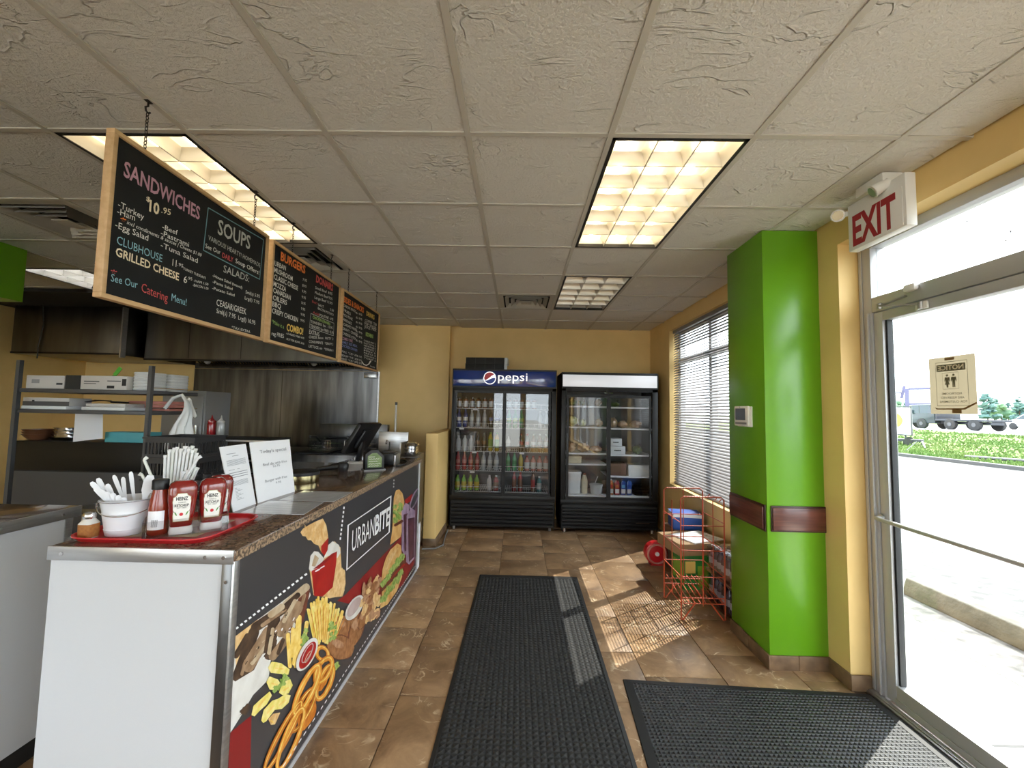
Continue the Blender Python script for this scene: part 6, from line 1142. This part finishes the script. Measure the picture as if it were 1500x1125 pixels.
def ketchup(lb, pos, rz):
    t = thing('ketchup_bottle', lb, 'ketchup bottle', pos, rz, 'upside-down ketchup bottles')
    MB().loft([(.026, .031, .020, 2.6), (.04, .034, .022, 2.8), (.08, .039, .025, 3), (.13, .043, .027, 3.2), (.16, .043, .027, 3.4), (.178, .038, .024, 3.2), (.188, .026, .016, 2.8)], seg=28).build('bottle_body', 'ketchup', t)
    MB().loft([(0, .033, .022, 3.4), (.004, .035, .024, 3.4), (.026, .033, .0215, 3)], seg=28).build('flip_cap', 'plastic_white', t)
    KEY = [(-.0215, .047), (-.026, .118), (-.0235, .122), (-.0265, .126), (-.0235, .132), (-.018, .133), (-.012, .144), (.012, .144), (.018, .133), (.0235, .132), (.0265, .126), (.0235, .122), (.026, .118), (.0215, .047)]
    def lab(P, k, m, nm):
        def yy(x, z): s_ = max(0, min(1, (z-.04)/.09)); b2 = .0222+.0048*s_; a = .034+.009*s_; return -(b2*(1-abs(x/a)**3.0)**(1/3.0))-k
        cx = sum(p[0] for p in P)/len(P); cz = sum(p[1] for p in P)/len(P); mm = MB(); n = len(P)
        # strips so that the label follows the curved face
        zs = sorted(p[1] for p in P); lo_, hi_ = zs[0], zs[-1]; N_ = 14
        def span(z):
            xs = []
            for i in range(n):
                (xa, za), (xb, zb) = P[i], P[(i+1) % n]
                if (za-z)*(zb-z) <= 0 and za != zb: xs.append(xa+(xb-xa)*(z-za)/(zb-za))
            return (min(xs), max(xs)) if xs else (0, 0)
        for i in range(N_):
            z0, z1 = lo_+(hi_-lo_)*(i+.001)/N_, lo_+(hi_-lo_)*(i+.999)/N_; a0, a1 = span(z0), span(z1)
            for j in range(6):
                q_ = [(a0[0]+(a0[1]-a0[0])*j/6, z0), (a0[0]+(a0[1]-a0[0])*(j+1)/6, z0), (a1[0]+(a1[1]-a1[0])*(j+1)/6, z1), (a1[0]+(a1[1]-a1[0])*j/6, z1)]
                mm.poly([(x, yy(x, z), z) for x, z in q_])
        return mm.build(nm, m, t, fix=False), yy
    lab([(x*1.07, .0955+(z-.0955)*1.035) for x, z in KEY], .0004, 'label_gold', 'label_border'); o, yy = lab(KEY, .0008, 'label_white', 'front_label')
    tx = MB()
    for s_, z, h, wd, bold in (('HEINZ', .121, .012, .034, .03), ('TOMATO', .111, .0045, .022, 0), ('KETCHUP', .098, .0095, .040, .02), ('EST 1869', .092, .004, .026, 0)): tx.text(s_, (0, -.0283, z), (1, 0, 0), (0, 0, 1), h, wd, bold=bold, center=True)
    tx.v = [(x, yy(x, z)-.0008, z) for x, y, z in tx.v]; o = tx.build('lettering', 'label_black', t, smooth=0, fix=False); o['kind'] = 'stuff'
    rd = MB().poly([(x, yy(x, z)-.0008, z) for x, z in ell(0, .071, .0055, .006, n=14)]); rd.build('tomato_mark', 'logo_red', t, smooth=0, fix=False)
    for s_ in (-1, 1): MB().poly([(x, yy(x, z)-.0008, z) for x, z in [(s_*.016+a, .074+b2) for a, b2 in ell(0, 0, .002, .008, -25*s_, 10)]]).build('leaf_mark', 'logo_green' if 'logo_green' in MATS else mat('logo_green', (.08, .25, .05), .5), t, smooth=0, fix=False)
    return t
ketchup('upside-down ketchup bottle beside the hot sauce in the acrylic holder', ahp(-1.214, 1.512), math.radians(36)); ketchup('upside-down ketchup bottle in the middle of the acrylic holder', ahp(-1.153, 1.579), math.radians(36)); ketchup('upside-down ketchup bottle mostly hidden, standing behind the acrylic holder', (-1.186, 1.664, TB2), math.radians(38))
t = thing('pepper_sauce_bottle', 'small dark sauce bottle with black lid behind the ketchup bottles', 'bottle', (-1.262, 1.692, TB2)); MB().lathe([(.022, 0), (.024, .004), (.024, .12), (.014, .15), (.013, .165)], seg=18).build('bottle_glass', 'sauce', t); MB().lathe([(.016, .162), (.016, .185), (.013, .188)], seg=14).build('cap', 'black_plastic', t)
# ------------------------------------------------------------------ paper signs and laminated sheets
def leaning(lb, b0, b1, t0, t1, lines, texts):
    c = (b0+b1)/2; t = thing('paper_sign', lb, 'sign', (c.x, c.y, CZ)); o_ = Vector((c.x, c.y, CZ)); U = (b1-b0); nrm = U.cross(t0-b0).normalized(); nrm = nrm if nrm.x > 0 else -nrm
    Q = [p-o_ for p in (b0, b1, t1, t0)]; m = MB(); m.add(Q+[p-nrm*.004 for p in Q], [(0, 1, 2, 3), (7, 6, 5, 4), (0, 4, 5, 1), (1, 5, 6, 2), (2, 6, 7, 3), (3, 7, 4, 0)]); m.build('paper_sheet', 'paper', t, smooth=0)
    def P(u, v, k=.0035): a = Q[0].lerp(Q[1], u); b2 = Q[3].lerp(Q[2], u); return a.lerp(b2, v)+nrm*k
    MB().add([P(0, 0, -.004), P(1, 0, -.004), P(1, .0, -.006), P(0, 0, -.006), P(.1, .75, -.004), P(.9, .75, -.004)], [(0, 1, 5, 4)]).build('acrylic_back', 'acrylic', t, smooth=0, fix=False)
    foot = MB(); a, b2 = P(.0, .6, -.004), P(1, .6, -.004); e = -nrm*.0; d = Vector((nrm.x, nrm.y, 0)).normalized(); fa, fb = Vector((Q[0].x, Q[0].y, .001))-d*.13, Vector((Q[1].x, Q[1].y, .001))-d*.13
    foot.poly([a, b2, fb, fa]).build('easel_leg', 'acrylic', t, smooth=0, fix=False)
    m = MB()
    for u0, u1, v, h in lines: m.poly([P(u0, v), P(u1, v), P(u1, v+h), P(u0, v+h)])
    for s_, u0, u1, v, h in texts:
        O_ = P(u0, v); UU = P(u1, v)-O_; VV = (P(u0, v+.1)-O_).normalized(); m.text(s_, O_, UU.normalized(), VV, h, UU.length)
    o = m.build('printed_lines', 'print_grey', t, smooth=0, fix=False); o['kind'] = 'stuff'; return t
mat('print_grey', (.22, .23, .26), .6)
b0, b1 = onz(342, 750, CZ), onz(375, 738, CZ); T0, T1 = ony(322, 655, b0.y-.01), ony(360, 650, b1.y-.01)
ln = [(.15, .5, .87, .007), (.35, .6, .83, .007)]+[(.1, .85, .77-.016*i, .005) for i in range(6)]+[(.12, .35, .62, .006), (.45, .55, .62, .006)]+[(.1, .85, .57-.035*i, .009) for i in range(3)]+[(.1, .8, .44-.016*i, .005) for i in range(5)]+[(.2, .3+.1*(i % 3), .33-.022*i, .005) for i in range(9)]
leaning('narrow white paper sign with fine print leaning beside the ketchup', b0, b1, T0, T1, ln, [])
b0, b1 = onz(378, 737, CZ), onz(432, 720, CZ); T0, T1 = ony(366, 648, b0.y-.01), ony(424, 643.5, b1.y-.01)
leaning('wider white paper sign with specials printed in large letters', b0, b1, T0, T1, [], [("Today's special", .18, .86, .80, .016), ('Beef dip with fries', .22, .84, .58, .013), ('12.95', .46, .64, .53, .012), ('Burger with fries', .22, .80, .30, .013), ('9.95', .48, .62, .235, .011)])
mat('laminate', (.60, .60, .60), .12, coat=.8, col2=(.55, .55, .56), scale=5)
for k, (lb, P) in enumerate((('laminated menu sheet lying on the counter nearest the red tray', ((351, 752), (445, 754), (474, 736), (394, 734))), ('laminated menu sheet lying on the counter beside the round tin', ((408, 733), (489, 735), (517, 721), (445, 719))))):
    Q = [onz(*p, CZ) for p in P]; c = sum(Q, Vector())/4; t = thing('menu_sheet', lb, 'menu sheet', (c.x, c.y, CZ)); MB().prism([(q_.x-c.x, q_.y-c.y) for q_ in Q], 'z', 0, .0015).build('laminated_sheet', 'laminate', t, smooth=0); m = MB()
    for i in range(9):
        v = .12+.085*i; a, b2 = (Q[0].lerp(Q[3], v)-c), (Q[1].lerp(Q[2], v)-c); p0, p1 = a.lerp(b2, .1), a.lerp(b2, .85); e = (Q[3]-Q[0])*.012; m.poly([(p.x, p.y, .002) for p in (p0, p1, p1+e, p0+e)])
    o = m.build('printed_lines', mat('print_faint', (.42, .42, .43), .5), t, smooth=0, fix=False); o['kind'] = 'stuff'
# ------------------------------------------------------------------ till area
c = onz(440, 708, CZ); t = thing('round_tin', 'round black-topped tin with a bright gold band on the counter', 'tin', (-1.345, 2.60, CZ)); MB().lathe([(.098, 0), (.10, .004), (.10, .05)], seg=36).build('gold_band', mat('gold_band', (.42, .36, .19), .25, 1), t); MB().lathe([(.103, .048), (.104, .052), (.104, .066), (.099, .070)], seg=36).build('lid', 'black_plastic', t)
ps_ = thing('till_monitor', 'black touchscreen till seen from behind on a white-footed stand', 'till', (-1.36, 3.56, CZ), 0)
pb_ = Vector((-1.36, 3.56, CZ)); A_, B_, D_ = Vector((-1.436, 3.40, 1.131))-pb_, Vector((-1.300, 3.40, 1.372))-pb_, Vector((.075, .30, 0)); nn_ = (D_.cross(B_-A_)).normalized(); nn_ = nn_ if nn_.x > 0 else -nn_
def slab(a, b2, d, k0, k1): P = [a, b2, b2+d, a+d]; return MB().add([p+nn_*k0 for p in P]+[p+nn_*k1 for p in P], [(0, 1, 2, 3), (7, 6, 5, 4), (0, 4, 5, 1), (1, 5, 6, 2), (2, 6, 7, 3), (3, 7, 4, 0)])
slab(A_, B_, D_, -.02, .018).build('screen_housing', 'black_plastic', ps_, bev=.006); e1, e2 = A_.lerp(B_, .22), A_.lerp(B_, .85); slab(e1+D_*.22, e2+D_*.22, D_*.5, .018, .045).build('rear_bulge', 'black_plastic', ps_, bev=.01); slab(A_.lerp(B_, .06)+D_*.05, A_.lerp(B_, .94)+D_*.05, D_*.9, -.0215, -.02).build('screen', 'thermo_lcd', ps_)
mid = A_.lerp(B_, .45)+D_*.45+nn_*.03; MB().bar((0, 0, .015), mid, .075, .03, (1, 0, 0)).build('stand_neck', 'black_plastic', ps_, bev=.005); MB().lathe([(.085, 0), (.086, .004), (.08, .010), (.04, .016)], seg=26).build('stand_foot', 'plastic_white', ps_)
mk = MB(); e_ = (B_-A_).normalized(); f_ = D_.normalized(); c_ = A_.lerp(B_, .34)+D_*.76+nn_*.019
mk.poly([c_+f_*u+e_*v for u, v in ell(0, 0, .022, .007, 12, 14)]); mk.poly([c_+f_*u+e_*v+nn_*.0003 for u, v in ell(-.014, .004, .008, .009, 0, 10)]); mk.build('brand_mark', 'plastic_white', ps_, smooth=0, fix=False)
t = thing('barcode_scanner', 'black handheld barcode scanner lying on the counter', 'scanner', (-1.345, 3.07, CZ), math.radians(10)); MB().loft([(0, .03, .034, 3), (.02, .036, .04, 2.6), (.045, .036, .04, 2.6), (.062, .026, .03, 2.4)], (.06, 0, 0), 18).build('scan_head', 'black_plastic', t); MB().tube([(.05, 0, .035), (0, 0, .03), (-.07, 0, .022), (-.125, -.01, .016)], [.022, .019, .016, .013], 10).build('grip', 'black_plastic', t)
t = thing('card_terminal', 'black house-shaped card reader stand with a green scribbled sign', 'card reader', ((-1.13-1.022)/2-.005, 3.16, CZ), math.radians(32)); hp = [(-.072, 0), (.072, 0), (.072, .10), (.02, .155), (-.03, .155), (-.072, .12)]
MB().prism(hp, 'y', 0, .07).build('stand_body', 'black_plastic', t, bev=.006); sp_ = [(-.052, .02), (.052, .02), (.052, .092), (.014, .128), (-.02, .128), (-.052, .105)]; MB().prism(sp_, 'y', -.003, 0).build('sign_face', mat('chalk_sign', (.10, .16, .05), .5, col2=(.22, .30, .12), scale=14), t)
m = MB()
for z, x1 in ((.100, .0), (.084, .03), (.066, .02), (.048, .042), (.032, .03)): m.tube([(-.045+(x1+.045)*k/12, -.0042, z+.005*math.sin(k*2.1+z*90)) for k in range(13)], .0016, 5)
o = m.build('chalk_scribble', 'chalk_white', t, smooth=0, fix=False); o['kind'] = 'stuff'; B(-.08, .08, -.02, .09, 0, .006).build('base', 'grey_plastic', t)
t = thing('card_printer', 'small black printer with a pale side behind the card reader stand', 'printer', (-1.085, 3.52, CZ), math.radians(5)); B(-.075, .06, -.1, .1, 0, .10).build('printer_body', 'black_plastic', t, bev=.008); B(.06, .075, -.1, .1, 0, .085).build('side_cover', 'alu', t, bev=.003); B(-.05, .04, -.04, .06, .10, .108).build('paper_lid', 'dark_grey', t, bev=.003)
MB().tube([(-1.05-0, 3.42, CZ+.006), (-.98, 3.36, CZ+.005), (-.955, 3.45, CZ+.005), (-.97, 3.62, CZ+.005), (-1.03, 3.70, CZ+.006), (-1.10, 3.68, CZ+.006), (-1.16, 3.60, CZ+.006)], .0045, 6)
o = tag(MB().tube([(-.985, 3.40, CZ+.0045), (-.955, 3.44, CZ+.0045), (-.945, 3.55, CZ+.0045), (-.965, 3.68, CZ+.0045), (-1.02, 3.76, CZ+.0045), (-1.10, 3.78, CZ+.0045), (-1.18, 3.73, CZ+.0045), (-1.21, 3.66, CZ+.0045)], .0045, 6).build('cable', 'black_plastic'), 'black cable looping over the counter behind the printer', 'cable')
o = tag(MB().tube([(-.845, 5.25, .012), (-.83, 4.95, .009), (-.80, 4.66, .008), (-.86, 4.55, .008), (-1.0, 4.52, .008)], .008, 6).build('cable', 'grey_plastic'), 'grey cable on the floor around the end of the low yellow wall', 'cable')
# ------------------------------------------------------------------ wire rack and goods beside the column
rk = thing('wire_rack', 'empty red wire display rack standing beside the green column', 'rack', (1.385, 3.33, 0)); RX, RY, RH = .16, .178, .892
def wire(P, r=.0045, nm='wire'): return MB().tube([Vector(p) for p in P], r, 7).build(nm, 'red_wire', rk)
for y, lab in ((-RY, 'front'), (RY, 'rear')):
    wire([(-RX, y, .10), (-RX, y, RH-.02), (-RX+.02, y, RH), (RX-.02, y, RH), (RX, y, RH-.02), (RX, y, .10)], .0055, 'frame_hoop')
    for x in (-.0, ): wire([(x, y, .10), (x, y, RH)], .0035)
    for z in (.12, .16, .31, .50, .68): wire([(-RX, y, z), (RX, y, z)], .0035)
    for s_ in (-1, 1): wire([(s_*RX, y, .16), (s_*RX, y, 0.006), (s_*(RX-.012), y, .004), (s_*(RX-.10), y, .12)], .005, 'leg_wire')
for s_ in (-1, 1):
    for z in (.12, .31, .50, .70): wire([(s_*RX, -RY, z), (s_*RX, RY, z)], .0035)
    wire([(s_*RX, 0, .12), (s_*RX, 0, RH-.06)], .0035)
for i in range(8): x = -RX+2*RX*(i+.5)/8; wire([(x, -RY, .125), (x, RY, .19)], .003, 'shelf_wire')
for i in range(4): y = -.1+i*.065; wire([(RX, y, RH-.05), (RX+.02, y, RH-.03)], .0035, 'hook')
# goods behind the rack along the wall
mat('carton_green', (.02, .20, .03), .5, col2=(.05, .32, .05), scale=5); mat('carton_lime', (.25, .45, .04), .5); mat('carton_blue', (.03, .10, .42), .5); mat('bottle_dark', (.05, .035, .06), .25, coat=.5); mat('bottle_label_pale', (.42, .42, .50), .4)
def goods(name, lb, cat, x, y, z, hx, hy, h, m, rz=0, deco=()):
    t = thing(name, lb, cat, (x, y, z), math.radians(rz)); B(-hx, hx, -hy, hy, 0, h).build('carton_body', m, t, bev=.004)
    for d in deco: B(*d[:6]).build(d[7] if len(d) > 7 else 'printed_panel', d[6], t, smooth=0)
    return t
goods('drink_carton_case', 'green carton of canned drinks on the floor behind the rack', 'carton', 1.56, 3.80, 0, .12, .12, .29, 'carton_green', 6, [(.0, .10, -.1212, -.12, .03, .2, 'carton_lime'), (-.1212, -.12, -.09, .08, .06, .22, 'carton_lime'), (-.11, -.02, -.1212, -.12, .14, .24, 'chalk_yellow')])
goods('cardboard_box', 'open tan cardboard box resting on the green drinks carton', 'box', 1.56, 3.86, .29, .19, .19, .10, 'cardboard', 10, [(-.12, .12, -.1912, -.19, .04, .06, 'cardboard_dark')])
t = thing('white_sheet', 'white printed card lying on the tan cardboard box', 'card', (1.64, 3.85, .39), math.radians(24)); B(-.17, .17, -.14, .14, 0, .012).build('card', 'paper', t)
for i in range(7): B(-.14, .12, -.115+i*.034, -.109+i*.034, .012, .0125).build('printed_line', 'print_grey', t, smooth=0)
goods('blue_box', 'blue drinks box with white trim farther along the wall', 'box', 1.69, 4.235, .38, .14, .12, .15, 'carton_blue', -8, [(-.14, .14, -.1212, -.12, .12, .15, 'paper'), (-.1412, -.14, -.12, .12, .10, .15, 'paper')])
goods('support_case', 'plain dark case under the blue drinks box', 'case', 1.69, 4.24, 0, .16, .15, .38, 'cardboard_dark', 0, [(-.10, .10, -.1512, -.15, .1, .2, 'cardboard')])
t = thing('red_drum', 'red wheeled hose reel shape on the floor beside the rack', 'reel', (1.425, 4.27, .0)); MB().cyl((-.02, -.045, .115), (-.02, .045, .115), .112, seg=24).build('reel_drum', 'red_tray', t, bev=.01); MB().tube([(-.02+.09*math.cos(a), -.052, .115+.09*math.sin(a)) for a in [2*math.pi*i/20 for i in range(20)]], .010, 7, closed=True).build('reel_ring', 'pink_foam', t); MB().cyl((-.02, -.06, .115), (-.02, .06, .115), .02, seg=12).build('hub', 'plastic_white', t); B(-.08, .04, -.04, .04, 0, .012).build('foot', 'red_tray', t)
t['label'] = 'red round drum on its side beside the green drinks carton'; t['category'] = 'drum'; t.name = 'round_drum'
for k in range(2):
    t = thing('bottle_case', ('lower' if k == 0 else 'upper')+' shrink-wrapped case of dark bottles against the wall behind the column', 'case', (1.721, 3.30, k*.225)); B(-.14, .14, -.24, .24, 0, .02).build('case_tray', 'cardboard_dark', t)
    me_b = me_l = None
    for i in range(4):
        for j in range(7):
            if i not in (0, 1) and j not in (0, 6): continue
            loc = (-.1+i*.064, -.2+j*.0665, .02)
            if me_b is None:
                o = MB().lathe([(.028, 0), (.030, .006), (.030, .115), (.024, .148), (.012, .172), (.0115, .182)], seg=10).build('bottle', 'bottle_dark', t); me_b = o.data; l_ = MB().lathe([(.0306, .055), (.0306, .105)], seg=10, caps=False).build('bottle_label', 'bottle_label_pale', o); me_l = l_.data; c_ = MB().lathe([(.0135, .178), (.0135, .196)], seg=10).build('cap', 'bottle_label_pale', o); me_c = c_.data
            else:
                o = bpy.data.objects.new('bottle', me_b); COL.objects.link(o); o.parent = t
                for nm, me_ in (('bottle_label', me_l), ('cap', me_c)): q_ = bpy.data.objects.new(nm, me_); COL.objects.link(q_); q_.parent = o
            o.location = loc
    MB().loft([(.005, .144, .244, 12), (.20, .142, .242, 12), (.218, .12, .22, 8), (.222, .07, .15, 6)], seg=32).build('shrink_wrap', 'plastic_clear', t)
# parts that are flat print or rows of tiny marks, too small to pick apart
for o in bpy.data.objects:
    if o.type == 'MESH' and o.name.split('.')[0] in ('front_graphic', 'lettering', 'printed_notice', 'tape', 'notice_heading', 'chain', 'printed_lines', 'exit_lettering', 'rivet', 'badge', 'crate_walls', 'shelf', 'grease_filter', 'fry_basket') and o.parent:
        if o.name.split('.')[0] == 'shelf' and not o.parent.name.startswith('display_cooler'): continue
        o['kind'] = 'stuff'
